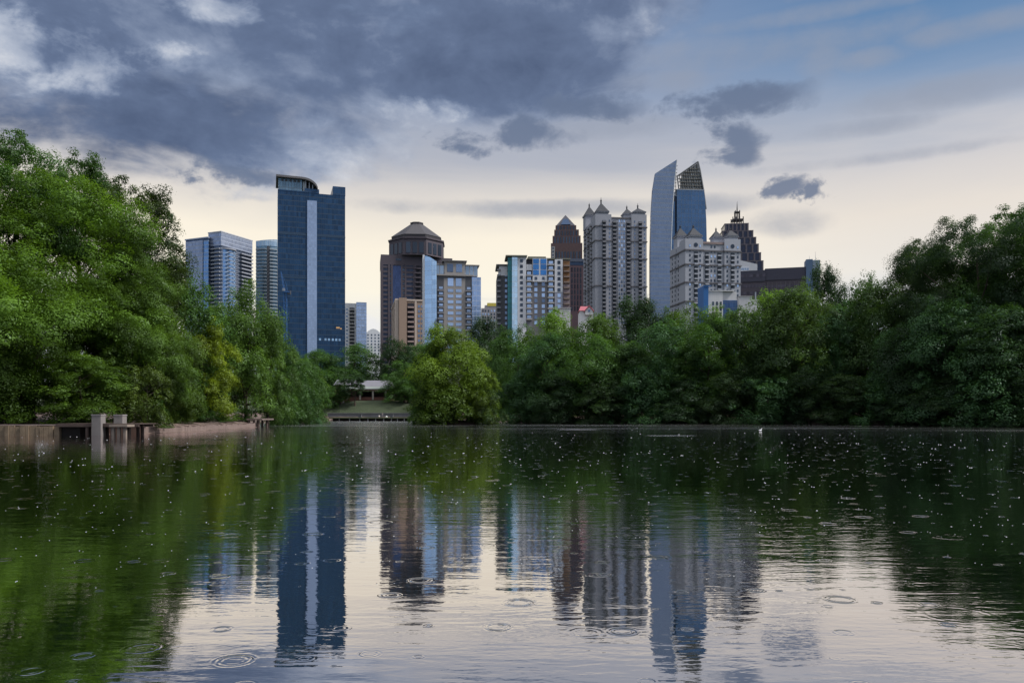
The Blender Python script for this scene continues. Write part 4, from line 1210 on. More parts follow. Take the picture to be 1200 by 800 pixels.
def mayfair_short():
    b = Bld('turreted_building', 'shorter pale stone building with dark hipped turrets in front of the twin finned tower', 803.5, 450, 10)
    st = surf('pale_grey_stone', (.300, .310, .350), .8, .06, .25, .1)
    dk = surf('cornice_dark', (.11, .105, .115), .8)
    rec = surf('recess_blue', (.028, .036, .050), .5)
    x1 = b.u(867.5); yl = min(max(b.v(786, 0), 18), 30)
    zt = b.z(284.5)
    b.box('wall', st, 0, x1, .8, yl, 0, zt)
    xa, xb = b.u(824), b.u(849)
    zc = b.z(279.5)
    b.box('corner_bay', st, -.2, xa, 0, 9, 0, zc)
    b.box('corner_bay', st, xb, x1 + .2, 0, 9, 0, b.z(280.5, x1))
    b.box('rear_bay', st, -.3, 9, yl - 9, yl + .3, 0, b.z(284))
    b.box('parapet', surf('brown_parapet', (.22, .17, .165), .8), xa + .1, xb - .1, .4, 6, zt, zt + 1.3)
    for py in (292.5, 309.5, 330.5, 353):
        z = b.z(py)
        for a_, c_, y_ in ((-.65, xa + .3, -.45), (xa + .35, xb - .35, .35), (xb - .3, x1 + .65, -.45)):
            b.box('cornice', dk, a_, c_, y_, 2, z - .4, z + .4)
        b.box('cornice', dk, -.62, 0, 2.1, yl + .2, z - .4, z + .4)
    fh = 5.7 * 450 / S
    for q, yy in ((815.5, 0), (829, .8), (843.5, .8), (858.5, 0)):
        for z0, z1 in ((294.5, 307), (311.5, 328), (332.5, 350), (355, 372)):
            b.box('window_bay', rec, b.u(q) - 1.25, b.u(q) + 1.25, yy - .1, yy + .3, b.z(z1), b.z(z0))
    k = 0
    for i in range(15):
        z = b.z(287.5 + i * 5.7)
        for q, yy in ((808.5, 0), (820.5, 0), (834.3, .8), (838.3, .8), (852.3, 0), (864.6, 0)):
            b.fwin('window', W_DARK if (i + int(q)) % 4 else W_SKY, b.u(q), z, .95, 1.45, y=yy)
    for i in range(15):
        z = b.z(296 + i * 5.7)
        for q, yy in ((815.5, 0), (829, .8), (843.5, .8), (858.5, 0)): b.rep('balcony', st, (2.3, .9, .8), (b.u(q), yy - .45, z - .9))
        for f in (.12, .3, .48, .66, .85): b.swin('side_window', W_DARK, yl * f, z, 1.0, 1.5, 0 if f < .6 else -.3, -1)
    for q in (815.5, 858.5):
        mb = MB(); mb.tube([(b.u(q), -.12, b.z(286.3)), (b.u(q), .2, b.z(286.3))], [1.25, 1.25], 14)
        b.part('round_window', mb, W_DARK)
    turret(b, b.u(812.5, 4), 4.2, 3.6, zc - 1, b.z(276.5), b.z(265), b.z(259.5), st, SLATE)
    turret(b, b.u(856, 4), 4.2, 3.2, zc - 1, b.z(277.5, x1), b.z(265.5), b.z(262), st, SLATE)
    turret(b, b.u(797, yl - 4.5), yl - 4.5, 3.0, b.z(284), b.z(280.5, 0, yl), b.z(269.5, 0, yl), b.z(264.5, 0, yl), st, SLATE)
    turret(b, b.u(839, yl - 6), yl - 6, 2.6, zt, b.z(280.5, 0, yl), b.z(271.5, 0, yl), b.z(266.5, 0, yl), st, SLATE)
    b.done()


def twin_fins():
    b = Bld('twin_finned_tower', 'silver blue glass tower topped by two tall slanted fins', 786, 700, 6)
    silver = curtain('silver_glass', (.18, .225, .31), (.15, .185, .25), 1.5, 4.0, .05, .22, .8, .14, .15, .008)
    blue = curtain('tower_blue_glass', (.075, .14, .245), (.05, .085, .145), 3.2, 4.0, .10, .08, .8, .12, .2, .008)
    dark = surf('fin_dark', (.10, .105, .115), .5)
    def P(px, py, ly=0.0): return (b.u(px, ly), b.z(py, b.u(px, ly), ly))
    # left fin: a tall curved sail
    L = [P(784.7, 440), P(784.9, 300), P(786.5, 250), P(789, 215), P(792, 188.3), P(767.5, 204), P(764.2, 224), P(762.2, 255), P(761.2, 300), P(761.2, 440)]
    L = [(x, z) for x, z in L]
    b.part('left_fin', MB().slab_xz(list(reversed(L)), -2.5, 1.0), silver)
    edge = [P(792, 188.3), P(792.6, 188.9), P(789.8, 215), P(787.4, 250), P(785.8, 300), P(785.6, 440), P(784.8, 440), P(785, 300), P(786.6, 250), P(789, 215)]
    b.part('fin_edge', MB().slab_xz(edge, -2.6, 2.2), surf('fin_edge_pale', (.55, .56, .58), .5))
    # body behind: slot and right mass
    zt = b.z(222.5)
    b.box('tower_body', blue, b.u(785.4), b.u(790.6), -.2, 26, 0, b.z(236))
    b.box('dark_slot', surf('slot_navy', (.02, .03, .06), .4), b.u(790.4), b.u(793.3), .8, 26, 0, b.z(229))
    Rr = [P(793, 440), P(828.5, 440), P(828.2, 300), P(827.4, 258), P(826, 236), P(824.6, 222.5), P(793, 222.5)]
    b.part('right_mass', MB().slab_xz(Rr, -.8, 26), blue)
    b.box('roof_ledge', METAL, b.u(792.6), b.u(825.2), -1.0, 4, zt, zt + .7)
    # right fin: open latticed screen
    yy = 6.0
    def Q(px, py): return P(px, py, yy)
    fin = [Q(793.6, 206.5), Q(818, 189.5), Q(820.5, 200), Q(824.3, 222), Q(827.4, 245)]
    fr = MB()
    top0, top1 = fin[0], fin[1]
    def bar(a, c, r, m_): m_.tube([(a[0], yy, a[1]), (c[0], yy, c[1])], [r, r], 4)
    frame = MB()
    for a, c in zip(fin[:-1], fin[1:]): bar(a, c, .7, frame)
    bar(Q(793.6, 206.5), Q(795.5, 222), .6, frame)
    b.part('fin_frame', frame, dark)
    lat = MB()
    for i in range(1, 10):
        f = i / 10
        t = (top0[0] + (top1[0] - top0[0]) * f, top0[1] + (top1[1] - top0[1]) * f)
        lo = Q(795.5 + f * 28.5, 224)
        bar(t, lo, .33, lat)
    for j in range(1, 8):
        z = zt + (b.z(190) - zt) * j / 8.2
        fl = max(0, min(1, (z - top0[1]) / (top1[1] - top0[1])))
        xl = top0[0] + (top1[0] - top0[0]) * fl if z > top0[1] else b.u(793.6 + 1.9 * (1 - (z - zt) / (top0[1] - zt)), yy)
        xr = b.u(818 + 6.3 * (1 - (z - zt) / (b.z(189.5) - zt)), yy)
        bar((xl, z), (xr, z), .42, lat)
    b.part('fin_lattice', lat, surf('lattice_brown', (.085, .082, .075), .6))
    back = [Q(797.5, 222.3), Q(823.9, 222.3), Q(822.6, 213), Q(817.6, 191.2), Q(806, 199.2), Q(799, 204)]
    b.part('fin_screen', MB().slab_xz(back, yy + .5, yy + 1.0), curtain('fin_screen', (.19, .20, .20), (.07, .07, .065), 2.1, 3.4, .2, .2, .5, .2, .9))
    pan = MB(); rg = random.Random(9)
    for i in range(9):
        for j in range(8):
            if rg.random() < .16: continue
            f0, f1 = (i + .12) / 10 + .05, (i + .88) / 10 + .05
            z0 = zt + (b.z(190) - zt) * (j + .12) / 8.2; z1 = zt + (b.z(190) - zt) * (j + .86) / 8.2
            lim = top0[1] + (top1[1] - top0[1]) * f0
            if z1 > lim: continue
            def xx(f, z):
                k = (z - zt) / (b.z(189.5) - zt)
                return b.u(795.5 + f * 28.5 - k * (2 + f * 4), yy)
            pan.slab_xz([(xx(f0, z0), z0), (xx(f1, z0), z0), (xx(f1, z1), z1), (xx(f0, z1), z1)], yy - .1, yy + .1)
    b.part('fin_panels', pan, glassmat('fin_panel_glass', (.085, .092, .095), .3, .4, .8))
    # little ladder of trusses inside the left fin's top
    tr = MB()
    for j in range(9):
        z = b.z(226 - j * 4); x = b.u(789.5 + j * .25)
        tr.box(x, x + 2.4, 1.2, 1.6, z, z + .5)
    tr.box(b.u(792.2), b.u(792.8), 1.2, 1.6, b.z(228), b.z(191))
    b.part('fin_bracing', tr, dark)
    b.done()


def stepped_spire():
    b = Bld('spired_tower', 'dark stepped tower with a spire on its crown', 846, 800, -6)
    st = surf('violet_stone', (.115, .10, .115), .75, .08)
    gl = curtain('spire_glass', (.022, .030, .062), (.02, .02, .03), 1.6, 3.8, .1, .12, .35)
    dep = 34
    steps = [(845, 893.5, 308), (845, 891.2, 298), (845.5, 889, 287.5), (845.5, 886.5, 279), (847, 883.6, 270.5), (850.5, 878.5, 261.5)]
    pz = b.z(440)
    for i, (pa, pb, py) in enumerate(steps):
        z1 = b.z(py); ins = 2.0 * i - 4
        xa, xb = b.u(pa), b.u(pb)
        b.box('setback_tier', gl, xa, xb, ins, dep - max(ins, 0), 0 if i == 0 else pz, z1)
        b.box('tier_coping', st, xa - .3, xb + .3, ins - .3, dep - max(ins, 0) + .3, z1, z1 + .9)
        npier = 6
        for k in range(npier + 1):
            x = xa + (xb - xa) * k / npier
            b.rep('pier', st, (1.7, .8, z1 - pz), (min(max(x, xa + .8), xb - .8), ins - .35, (z1 + pz) / 2))
        pz = z1 + .9 if False else z1
    # crown of open posts and spire
    zc = b.z(260.5); dk = surf('crown_dark', (.06, .055, .06), .6)
    cy = 14
    cx = b.u(863.8, cy)
    w1 = (b.u(870, cy) - b.u(858, cy)) / 2
    m = MB()
    for sx in (-1, -.33, .33, 1):
        for sy in (-1, 1): m.box(cx + sx * w1 - .45, cx + sx * w1 + .45, cy + sy * w1 - .45, cy + sy * w1 + .45, zc, b.z(252))
    m.box(cx - w1 - .5, cx + w1 + .5, cy - w1 - .5, cy + w1 + .5, b.z(255.5), b.z(254.3))
    b.part('crown_frame', m, dk)
    m = MB(); w2 = w1 * .42
    for sx in (-1, 1):
        for sy in (-1, 1): m.box(cx + sx * w2 - .4, cx + sx * w2 + .4, cy + sy * w2 - .4, cy + sy * w2 + .4, b.z(254.3), b.z(243.5))
    m.box(cx - w2 - .5, cx + w2 + .5, cy - w2 - .5, cy + w2 + .5, b.z(246), b.z(244.8))
    b.part('crown_lantern', m, dk)
    b.part('spire', MB().cone(cx, cy, b.z(254.3), b.z(240), .9, .55, 6).cone(cx, cy, b.z(240), b.z(232), .5, .08, 6), dk)
    b.done()
    w = Bld('white_office_building', 'plain white block with a sloping roof edge wedged beside the spired tower', 867, 720, 0)
    x1 = w.u(887.5)
    w.part('wall', MB().slab_xz([(0, 0), (x1, 0), (x1, w.z(309.5)), (0, w.z(304.8))], 0, 20), surf('plain_white', (.48, .48, .51), .7, .05))
    w.box('ribbon_window', curtain('ribbon', (.30, .36, .46), (.6, .6, .63), 2.2, 3.2, .1, .3, .6), 1, x1 - 8, -.15, .2, w.z(318.5), w.z(312.5))
    w.done()


def dark_wide():
    b = Bld('office_block', 'long low dark violet office block with a blue grey stair tower at its end', 944, 610, -14)
    st = surf('violet_panel', (.080, .066, .082), .7, .15, .12, .2)
    cap = surf('violet_cap', (.055, .052, .075), .6, .1)
    xl = b.u(867.5)
    zt = b.z(312.8); zl = b.z(317.5)
    xm = b.u(897)
    b.box('wall', st, xm, 0, 0, 30, 0, b.z(320))
    b.box('fascia', cap, xm - .3, .1, -.6, 30, b.z(328, -20, 0), zt)
    b.box('wall_wing', st, xl, xm, -1.0, 28, 0, b.z(330, xl))
    b.box('fascia', cap, xl - .3, xm - .3, -1.6, 28, b.z(331, xl), b.z(318, xl))
    for k in range(9):
        x = xm + (0 - xm) * (k + .5) / 9
        b.rep('pilaster', surf('violet_rib', (.105, .09, .105), .7), (.8, .6, b.z(329)), (x, -.2, b.z(329) / 2))
    rb = glassmat('band_window', (.06, .05, .065), .2, .4)
    for k in range(16):
        x = xm + (0 - xm) * (k + .5) / 16
        for z_ in (334, 340.5, 347, 353.5): b.fwin('window', rb, x, b.z(z_), 1.9, 1.9)
    for k in range(8):
        x = xl + (xm - xl) * (k + .5) / 8
        for z_ in (324, 336, 344, 352): b.fwin('window', rb, x, b.z(z_, xl), 2.0, 2.4, y=-1.0 if z_ > 331 else -1.6)
    ts = surf('stair_blue', (.10, .155, .25), .5, .08); tp = surf('stair_pale', (.26, .30, .37), .5, .06)
    x2 = b.u(952.5, -2)
    y2 = 14.0
    b.box('stair_tower', ts, .2, x2, -2, 10, 0, b.z(304.5))
    b.box('stair_tower', tp, x2 + .02, b.u(961, -1), -1.0, 10, 0, b.z(305.5))
    for q, t in ((948.5, 299), (955.5, 294.5)):
        b.part('antenna', MB().cone(b.u(q, 3), 3, b.z(305.5), b.z(t), .18, .06, 5), METAL)
    b.done()


def low_blue_white():
    b = Bld('low_white_building', 'low white building with a blue fin wall and blue glass above the treetops', 823.5, 385, 4)
    wh = surf('low_white', (.52, .51, .52), .7, .06)
    bl = surf('fin_wall_blue', (.025, .11, .30), .5, .08)
    x1 = b.u(866)
    b.box('blue_fin_wall', bl, 0, b.u(829), -1.5, 8, 0, b.z(336))
    b.box('fin_cap', bl, 0, b.u(832), -1.8, 8.2, b.z(336), b.z(335))
    zt = b.z(341)
    b.box('wall', wh, b.u(829) + .05, b.u(847), -.2, 14, 0, zt)
    b.part('parapet', MB().slab_xz([(b.u(829), zt), (b.u(860), zt), (b.u(860), b.z(339.8)), (b.u(829), b.z(340.3))], -.6, 14), wh)
    b.box('blue_glazing', curtain('low_blue_glass', (.05, .10, .21), (.03, .06, .12), 1.4, 3.0, .1, .15, .6), b.u(847) + .05, b.u(864), -.1, 12, 0, b.z(351.5))
    b.box('parapet_wall', wh, b.u(847) + .05, x1 - 1, .6, 13, b.z(351.5), zt - .1)
    for q in (835.5, 840, 844.5):
        for i in range(3): b.fwin('window', W_DARK, b.u(q), b.z(355.5 + i * 6.2), 1.0, 1.9, y=-.2)
    b.box('roof_unit', METAL, b.u(838), b.u(843), 3, 6, zt, zt + 1.0)
    b.done()
    w = Bld('flat_roofed_building', 'low pale flat roofed building with a thin flue beside the low white building', 866, 400, 0)
    x1 = w.u(893)
    w.box('wall', surf('low_pale', (.48, .47, .48), .7, .06), 0, w.u(881), 0, 12, 0, w.z(347.5))
    w.box('wall_step', surf('low_pale', (.48, .47, .48), .7, .06), w.u(881), x1, .5, 12, 0, w.z(350.5))
    w.box('parapet', CONC, -.2, w.u(881) + .2, -.3, 12.2, w.z(347.5), w.z(346.7))
    w.part('flue', MB().cone(w.u(887.5), 3, w.z(351), w.z(341), .35, .35, 8), METAL)
    w.done()


def red_roof():
    b = Bld('red_roofed_building', 'pale building with a small red gabled roof peeking over the trees', 679, 350, 0)
    x1 = b.u(695.5); rd = surf('red_tile', (.30, .085, .105), .8, .15, 1.2, .1)
    wl = surf('roof_wall_white', (.68, .66, .66), .8, .06)
    ze = b.z(364); xm = x1 / 2
    b.box('wall', wl, .2, x1 - .2, 0, 9, 0, ze)
    g0, g1 = b.u(685.5), b.u(694.5)
    b.part('gable', MB().slab_xz([(g0, ze - 2), (g1, ze - 2), (g1, ze), ((g0 + g1) / 2, b.z(358.5)), (g0, ze)], -1.2, 0), wl)
    mb = MB()
    zr = b.z(357.3)
    mb.add([(-.2, -.6, ze), (x1 + .2, -.6, ze), (x1 + .2, 9.6, ze), (-.2, 9.6, ze), (.9, 4.5, zr), (x1 - .9, 4.5, zr)], [(0, 1, 5, 4), (1, 2, 5), (2, 3, 4, 5), (3, 0, 4), (3, 2, 1, 0)])
    b.part('roof', mb, rd)
    gm = (g0 + g1) / 2; za = b.z(357.8)
    mb = MB()
    mb.add([(g0 - .5, -1.6, ze - .3), (gm, -1.6, za), (g1 + .5, -1.6, ze - .3), (g0 - .5, 4, ze - .3), (gm, 4, za), (g1 + .5, 4, ze - .3),
            (g0 - .5, -1.6, ze - .8), (gm, -1.6, za - .6), (g1 + .5, -1.6, ze - .8), (g0 - .5, 4, ze - .8), (gm, 4, za - .6), (g1 + .5, 4, ze - .8)],
           [(0, 3, 4, 1), (1, 4, 5, 2), (0, 1, 7, 6), (1, 2, 8, 7), (6, 7, 10, 9), (7, 8, 11, 10), (0, 6, 9, 3), (2, 5, 11, 8)])
    b.part('gable_roof', mb, rd)
    b.fwin('window', W_MID, gm, b.z(364.5), 1.1, 1.1, y=-1.2)
    b.done()


condo_wide(); condo_curved(); blue_tower(); tower_crane(); slab_white(); small_white(); domed_tower(); tan_block(); glass_condo(); yellow_block()
white_apartments(); stepped_brown(); mayfair_tall(); mayfair_short(); twin_fins(); stepped_spire(); dark_wide(); low_blue_white(); red_roof()

# ------------------------------------------------------------------ shore structures
def retaining_wall():
    m = surf('wall_stone', (.24, .175, .115), .9, .5, 1.4, .35, bump=.05)
    x0, x1 = -66, PX(70, 80)
    r = empty('retaining_wall', ((x0 + x1) / 2, 80, 0)); tag(r, 'low stone retaining wall along the water under the huge bright tree', 'wall')
    mb = MB(); rg = random.Random(2)
    cx = (x0 + x1) / 2; x = x0
    mb.box(x0 - cx, x1 - cx, .15, .7, -1.2, 1.02)
    while x < x1 - .3:                                          # uneven face of upright stones
        w = rg.uniform(.35, .75); e = min(x + w, x1)
        mb.box(x - cx + .02, e - cx - .02, -.05 - rg.uniform(0, .14), .15, -1.2, 1.0 + rg.uniform(-.10, .06))
        x = e
    mb.build('stone_face', m, r)
    MB().box(x0 - cx, x1 - cx, .0, .75, 1.03, 1.14).build('coping', surf('coping', (.27, .21, .19), .9, .2, 1), r)
    b = empty('earth_embankment_wall', (PX(205, 98), 101, 0)); tag(b, 'low reddish stone edging along the sandy bank past the dock', 'wall')
    mb = MB(); pts = [(-42.9, 86.2), (-41.0, 96), (-43.0, 112), (-45.0, 132), (-47.9, 145)]
    P = [(x - b.location.x, d - 101) for x, d in pts]
    for (ax, ay), (bx, by) in zip(P[:-1], P[1:]):
        n = max(6, int(math.hypot(bx - ax, by - ay) / .8))
        for i in range(n):
            px_, py_ = ax + (bx - ax) * (i + .5) / n, ay + (by - ay) * (i + .5) / n
            L = math.hypot(bx - ax, by - ay) / n
            M = Matrix.Translation((px_ - .25, py_ + .25, 0)) @ Matrix.Rotation(math.atan2(by - ay, bx - ax), 4, 'Z')
            mb.box(-L * .49, L * .49, -.3, .3, -.9, .72 + rg.uniform(-.10, .08), M)
    mb.build('stone_edging', surf('edging_stone', (.20, .145, .125), .9, .3, 1.2, .3, bump=.05), b)


def dock():
    D = 80
    wood = surf('weathered_wood', (.085, .060, .050), .85, .35, 1.5, .2)
    pale = surf('pale_wood', (.24, .19, .155), .85, .2, 1.5, .15)
    conc = surf('post_stone', (.20, .178, .168), .85, .18, 1.2, .2, bump=.03)
    x0, x1 = PX(69, D), PX(167, D)
    cx = (x0 + x1) / 2
    r = empty('wooden_dock', (cx, D, 0)); tag(r, 'wooden dock on piles with two square stone posts', 'dock')
    zt = PZ(496.0, D)
    mb = MB(); k = 0; x = x0
    while x < x1 - .1:
        mb.box(x - cx, x - cx + .17, -.6, 3.2, zt - .07, zt + (.006 if k % 3 else -.006)); x += .185; k += 1
    mb.build('deck', wood, r)
    MB().box(x0 - cx, x1 - cx - .1, -.62, -.45, zt - .34, zt - .075).build('beam', wood, r)
    MB().box(x0 - cx, x1 - cx - .1, 2.6, 2.8, zt - .34, zt - .075).build('beam', wood, r)
    for px_ in (104.5, 111, 133.5, 148, 153.5):
        xx = PX(px_, D) - cx
        for yy in (-.35, 2.5): MB().cone(xx, yy, -1.5, zt - .08, .17, .17, 10).build('pile', wood, r)
    # closed dark boathouse end under the deck beside the wall
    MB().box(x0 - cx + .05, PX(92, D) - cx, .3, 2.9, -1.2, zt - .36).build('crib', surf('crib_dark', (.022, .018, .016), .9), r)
    for i, (pa, pb, ty, lo) in enumerate(((113, 124.5, 485.3, -1.4), (134, 145, 485.5, zt))):
        a, c = PX(pa, D) - cx, PX(pb, D) - cx
        w = c - a; zz = PZ(ty, D)
        p = MB().box(a + .04, c - .04, -1.0 if i == 0 else -.2, (-1.0 if i == 0 else -.2) + w - .08, lo, zz - .12).build('post', conc, r)
        MB().box(a, c, -1.04 if i == 0 else -.24, (-1.04 if i == 0 else -.24) + w, zz - .12, zz).build('post_cap', surf('post_cap', (.24, .215, .21), .85, .15), p)
    # low landing step in front
    a, c = PX(135, 79) - cx, PX(156, 79) - cx
    s = MB().box(a, c, -2.2, -.7, PZ(499.8, 79), PZ(497.2, 79)).build('landing_step', pale, r)
    for xx in (PX(137.5, 79) - cx, PX(144, 79) - cx, PX(151, 79) - cx):
        MB().box(xx - .14, xx + .14, -1.9, -1.62, -1.5, PZ(499.8, 79)).build('step_leg', pale, s)
    # back rail beam on the bank
    b = empty('timber_edging', (PX(130, 86), 84.2, 0)); tag(b, 'reddish timber edging on the bank behind the dock', 'edging')
    MB().box(-7, 4.4, 0, .4, -.4, .85).build('board', surf('red_board', (.20, .12, .095), .9, .3, 1.2), b)
    MB().box(-7, 4.4, -.05, .5, .85, .93).build('cap_board', surf('red_board_cap', (.26, .17, .14), .9, .3, 1.2), b)


def jetty():
    D = 140
    wood = surf('weathered_wood', (.085, .060, .050), .85, .35, 1.5, .2)
    x0, x1 = PX(291, D), PX(309, D); cx = (x0 + x1) / 2
    r = empty('jetty', (cx, D, 0)); tag(r, 'small dark wooden jetty standing on posts off the sandy bank', 'jetty')
    zt = PZ(490.2, D)
    mb = MB(); x = x0
    while x < x1 - .1: mb.box(x - cx, x - cx + .2, -1, 6, zt - .28, zt); x += .215
    mb.build('deck', surf('jetty_wood', (.16, .12, .105), .85, .3, 1.5, .2), r)
    for px_ in (293.5, 299, 304.5):
        for yy in (-.7, 4): MB().cone(PX(px_, D) - cx, yy, -1.5, zt - .28, .2, .2, 8).build('pile', wood, r)


def pavilion():
    D = 350
    x0, x1 = PX(394, D), PX(456, D); cx = (x0 + x1) / 2
    zb = PZ(467.5, D)
    r = empty('pavilion', (cx, D, zb)); tag(r, 'open lakeside pavilion with a long pale grey roof and columns', 'pavilion')
    def u(p): return PX(p, D) - cx
    def z(p): return PZ(p, D) - zb
    brick = surf('pavilion_brick', (.17, .075, .06), .9, .2, .8, .1)
    roof = surf('pavilion_roof', (.135, .13, .15), .6, .1, .4, .2)
    wal = surf('pavilion_wall', (.05, .045, .045), .8)
    MB().box(u(394), u(457), -1.5, 14, -4, 0).box(u(400), u(456), -1.7, -1.5, -1.0, z(465.2)).build('base', brick, r)
    MB().box(u(396), u(455), 9, 13.5, 0, z(458)).build('rear_wall', wal, r)
    # lean main roof: two slopes with a clear storey
    zr, ze, zm = z(444.8), z(456.5), z(452.5)
    mb = MB()
    mb.add([(u(411), -.5, zm), (u(457), -.5, zm), (u(456), 7, zr), (u(412.5), 7, zr), (u(411), 14.5, zm), (u(457), 14.5, zm)], [(0, 1, 2, 3), (3, 2, 5, 4), (0, 3, 4), (1, 5, 2), (0, 4, 5, 1)])
    mb.build('main_roof', roof, r)
    mb = MB()
    mb.add([(u(404), -2.8, ze), (u(458), -2.8, ze), (u(457.5), 0, zm - .15), (u(405), 0, zm - .15), (u(404), -2.8, ze + .35), (u(458), -2.8, ze + .35), (u(457.5), 0, zm + .2), (u(405), 0, zm + .2)],
           [(0, 1, 5, 4), (4, 5, 6, 7), (0, 4, 7, 3), (1, 2, 6, 5), (3, 2, 1, 0)])
    mb.build('porch_roof', surf('porch_roof', (.17, .185, .175), .6, .1, .5, .2), r)
    mb = MB()
    mb.add([(u(391), -1, z(451)), (u(411), -1, z(451)), (u(410), 5, z(444)), (u(392.5), 5, z(444)), (u(391), 11, z(451)), (u(411), 11, z(451))], [(0, 1, 2, 3), (3, 2, 5, 4), (0, 3, 4), (1, 5, 2), (0, 4, 5, 1)])
    mb.build('side_roof', roof, r)
    MB().box(u(392), u(404), 0, 10, 0, z(451)).build('side_room', surf('side_room_brick', (.15, .095, .07), .9, .2, .8), r)
    MB().box(u(404), u(457.5), -2.5, -2.1, ze - .55, ze).build('fascia_beam', surf('fascia', (.30, .17, .13), .8), r)
    for p in (408, 423, 438, 453):
        c = MB().box(u(p) - .38, u(p) + .38, -2.3, -1.55, -.3, ze - .56).build('column', surf('column_cream', (.34, .30, .26), .8, .1), r)
    st = surf('path_stone', (.12, .12, .13), .9, .2, .7)
    # shore terrace and low pier
    Dp = 321
    q = empty('lakeside_terrace', (PX(440, Dp), Dp, 0)); tag(q, 'low stone edged terrace and pier below the pavilion lawn', 'pier')
    def v(p): return PX(p, Dp) - q.location.x
    MB().box(v(386), v(494), -1.0, 9, PZ(490.2, Dp), PZ(488.6, Dp)).build('deck', surf('terrace_deck', (.085, .095, .055), .9, .25, .5), q)
    for p in (398, 410, 422, 431.5, 440.5, 450, 459, 466, 474, 482, 489):
        MB().box(v(p) - .16, v(p) + .16, -.8, -.45, -1.4, PZ(490.2, Dp)).build('pile', surf('terrace_pile', (.26, .25, .26), .9), q)
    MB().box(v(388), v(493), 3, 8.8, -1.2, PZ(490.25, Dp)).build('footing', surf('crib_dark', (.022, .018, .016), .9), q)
    for p in (422, 459):
        o = MB().box(v(p) - .65, v(p) + .65, -.9, .4, PZ(488.6, Dp), PZ(485.9, Dp)).build('stone_post', st, q)
        MB().box(v(p) - .8, v(p) + .8, -1.05, .55, PZ(485.9, Dp), PZ(485.3, Dp)).build('post_cap', st, o)
    w = empty('terrace_wall', (PX(436, 332), 332, PZ(484.2, 332) - 1.4)); tag(w, 'low grey stone wall at the bottom of the pavilion lawn', 'wall')
    MB().box(-19, 21, -.3, .3, -1, 1.4).build('stone_wall', st, w)
    MB().box(-19.2, 21.2, -.45, .45, 1.4, 1.6).build('coping', surf('terrace_coping', (.17, .165, .175), .9), w)
    # stair flights flanking the lawn
    for p0, p1, nm in ((394, 401, 'dark stair with pale side wall climbing the lawn edge nearest the jetty side'), (470, 464, 'dark stair with pale side wall climbing the lawn edge nearest the island')):
        s = empty('stair', (PX(p0, 338), 338, 0)); tag(s, nm, 'stairs')
        dx = (PX(p1, 338) - PX(p0, 338)) / 8
        mb = MB()
        for i in range(8): mb.box(dx * i - 1.1, dx * i + 1.1, i * 1.2, i * 1.2 + 1.2, -1, 3.0 + i * .62)
        mb.build('steps', surf('stair_dark', (.08, .075, .08), .9, .2), s)
        mb = MB(); mb.tube([(-1.4, 0, 3.6), (dx * 8 - 1.4, 9.6, 8.6)], [.28, .28], 6); mb.build('side_wall', st, s)

retaining_wall(); dock(); jetty(); pavilion()

# ------------------------------------------------------------------ people and the bird
def skin_body(name, joints, edges, mat, parent, sub=1):
    me = bpy.data.meshes.new(name); me.from_pydata([j[0] for j in joints], edges, []); me.update()
    o = bpy.data.objects.new(name, me); COL.objects.link(o); o.parent = parent
    me.materials.append(mat)
    o.modifiers.new('skin', 'SKIN')
    if not me.skin_vertices: return o
    for sv, j in zip(me.skin_vertices[0].data, joints):
        r = j[1]; sv.radius = r if isinstance(r, tuple) else (r, r)
    me.skin_vertices[0].data[0].use_root = True
    m = o.modifiers.new('sub', 'SUBSURF'); m.levels = sub; m.render_levels = sub
    return o
SKIN = surf('skin', (.42, .26, .19), .6, .03)


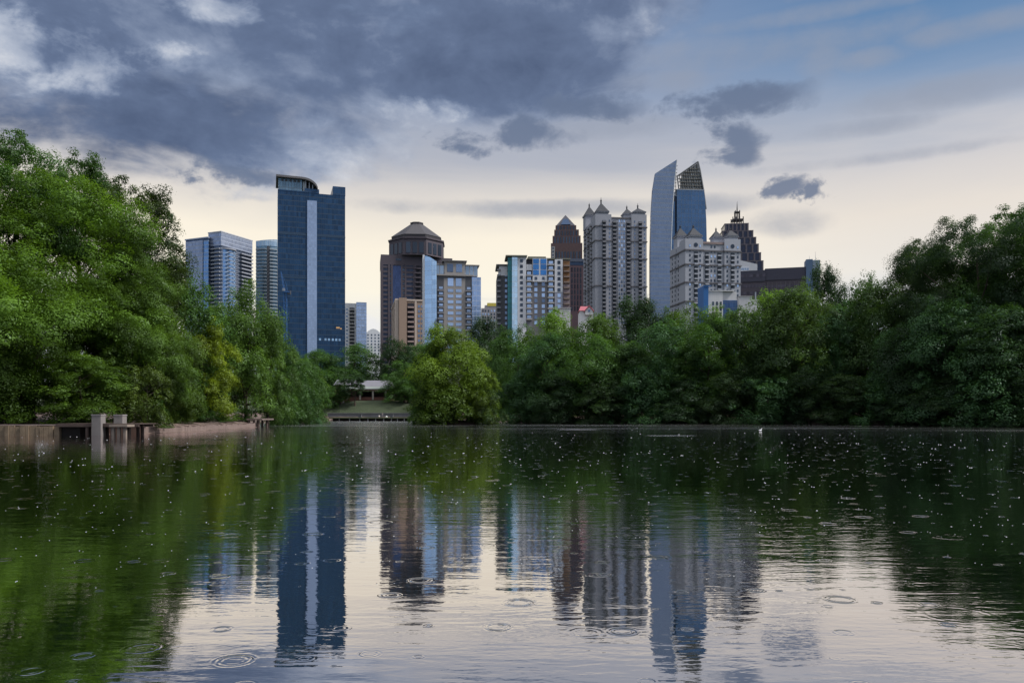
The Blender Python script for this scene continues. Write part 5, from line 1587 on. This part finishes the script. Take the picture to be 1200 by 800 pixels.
def person(px, D, label, seated, shirt, pants, rz):
    x = PX(px, D); z0 = PZ(488.6, 321) + .0
    r = empty('person', (x, D, z0), rz); tag(r, label, 'person')
    if seated: hip, knee, foot = .14, (-.46, .42), (-.52, .05)
    else: hip, knee, foot = .92, (-.03, .50), (.02, .06)
    dy = 0.0 if not seated else .02
    J = [((0, 0, hip), (.15, .12)), ((0, dy, hip + .28), (.15, .11)), ((0, dy + .01, hip + .48), (.17, .11)), ((0, dy, hip + .60), .055), ((0, dy - .02, hip + .70), (.085, .10)), ((0, dy - .02, hip + .82), (.075, .09))]
    E = [(0, 1), (1, 2), (2, 3), (3, 4), (4, 5)]
    for s in (-1, 1):
        b = len(J)
        J += [((s * .19, dy, hip + .50), .055), ((s * .25, dy - .04, hip + .24), .042), ((s * .22, dy - (.22 if seated else .08), hip + .06), .032), ((s * .21, dy - (.30 if seated else .10), hip + .0), (.035, .02))]
        E += [(2, b), (b, b + 1), (b + 1, b + 2), (b + 2, b + 3)]
        b = len(J)
        J += [((s * .10, 0, hip - .05), .085), ((s * .12, knee[0], knee[1]), .06), ((s * .12, foot[0], foot[1]), .04), ((s * .13, foot[0] - .16, foot[1] - .03), (.04, .03))]
        E += [(0, b), (b, b + 1), (b + 1, b + 2), (b + 2, b + 3)]
    skin_body('body', J, E, SKIN, r, 2)
    T_ = [((0, 0, hip + .02), (.165, .13)), ((0, dy, hip + .28), (.165, .125)), ((0, dy + .01, hip + .49), (.185, .12))]
    TE = [(0, 1), (1, 2)]
    for s in (-1, 1):
        b = len(T_); T_ += [((s * .19, dy, hip + .50), .07), ((s * .235, dy - .03, hip + .32), .06)]; TE += [(2, b), (b, b + 1)]
    skin_body('shirt', T_, TE, shirt, r, 2)
    L = [((0, 0, hip - .01), (.16, .125))]; LE = []
    for s in (-1, 1):
        b = len(L); L += [((s * .10, 0, hip - .06), .095), ((s * .12, knee[0], knee[1]), .075), ((s * .12, foot[0], foot[1] + .08), .055)]
        LE += [(0, b), (b, b + 1), (b + 1, b + 2)]
    skin_body('trousers', L, LE, pants, r, 2)
    skin_body('hair', [((0, dy + .02, hip + .77), (.088, .095)), ((0, dy + .005, hip + .86), (.08, .085))], [(0, 1)], surf('hair', (.03, .02, .015), .7), r, 2)

person(444.5, 320.8, 'person in a white top sitting on the pier edge below the pavilion', True, surf('shirt_white', (.80, .80, .74), .8, .03), surf('trousers_pale', (.55, .53, .48), .8), 0.2)
person(448.2, 322.4, 'person in grey clothes standing on the pier behind the seated one', False, surf('shirt_grey', (.30, .30, .34), .8), surf('trousers_grey', (.18, .18, .21), .8), -.3)

bg = empty('bag', (PX(453, 320.8), 320.8, PZ(488.6, 321))); tag(bg, 'small white bag lying on the pier beside the seated person', 'bag')
mb = MB(); mb.cone(0, 0, 0, .12, .42, .50, 10, 0, .6).cone(0, 0, .12, .36, .50, .34, 10, 0, .6).cone(0, 0, .36, .44, .34, .12, 10, 0, .5)
mb.build('sack', surf('shirt_white', (.80, .80, .74), .8, .03), bg)
MB().tube([(-.18, 0, .40), (-.08, 0, .56), (.08, 0, .56), (.18, 0, .40)], [.025] * 4, 6).build('handle', surf('bag_handle', (.55, .52, .46), .8), bg)


def water_bird():
    D = 105
    r = empty('water_bird', (PX(891, D), D, 0.0), 0.3); tag(r, 'small white bird floating on the lake near the far shore', 'bird')
    J = [((0, 0, .08), (.11, .10)), ((-.14, 0, .09), (.09, .08)), ((-.26, 0, .13), (.03, .025)), ((.13, 0, .10), (.08, .08)), ((.19, 0, .20), .036), ((.20, 0, .30), .032), ((.24, 0, .36), (.045, .045)), ((.32, 0, .34), .014)]
    skin_body('body', J, [(0, 1), (1, 2), (0, 3), (3, 4), (4, 5), (5, 6), (6, 7)], surf('feather_white', (.80, .80, .80), .8, .04, 4), r, 2)
    MB().cone(.33, 0, .33, .35, .018, .012, 6).build('beak', surf('beak', (.55, .30, .05), .6), r)
water_bird()
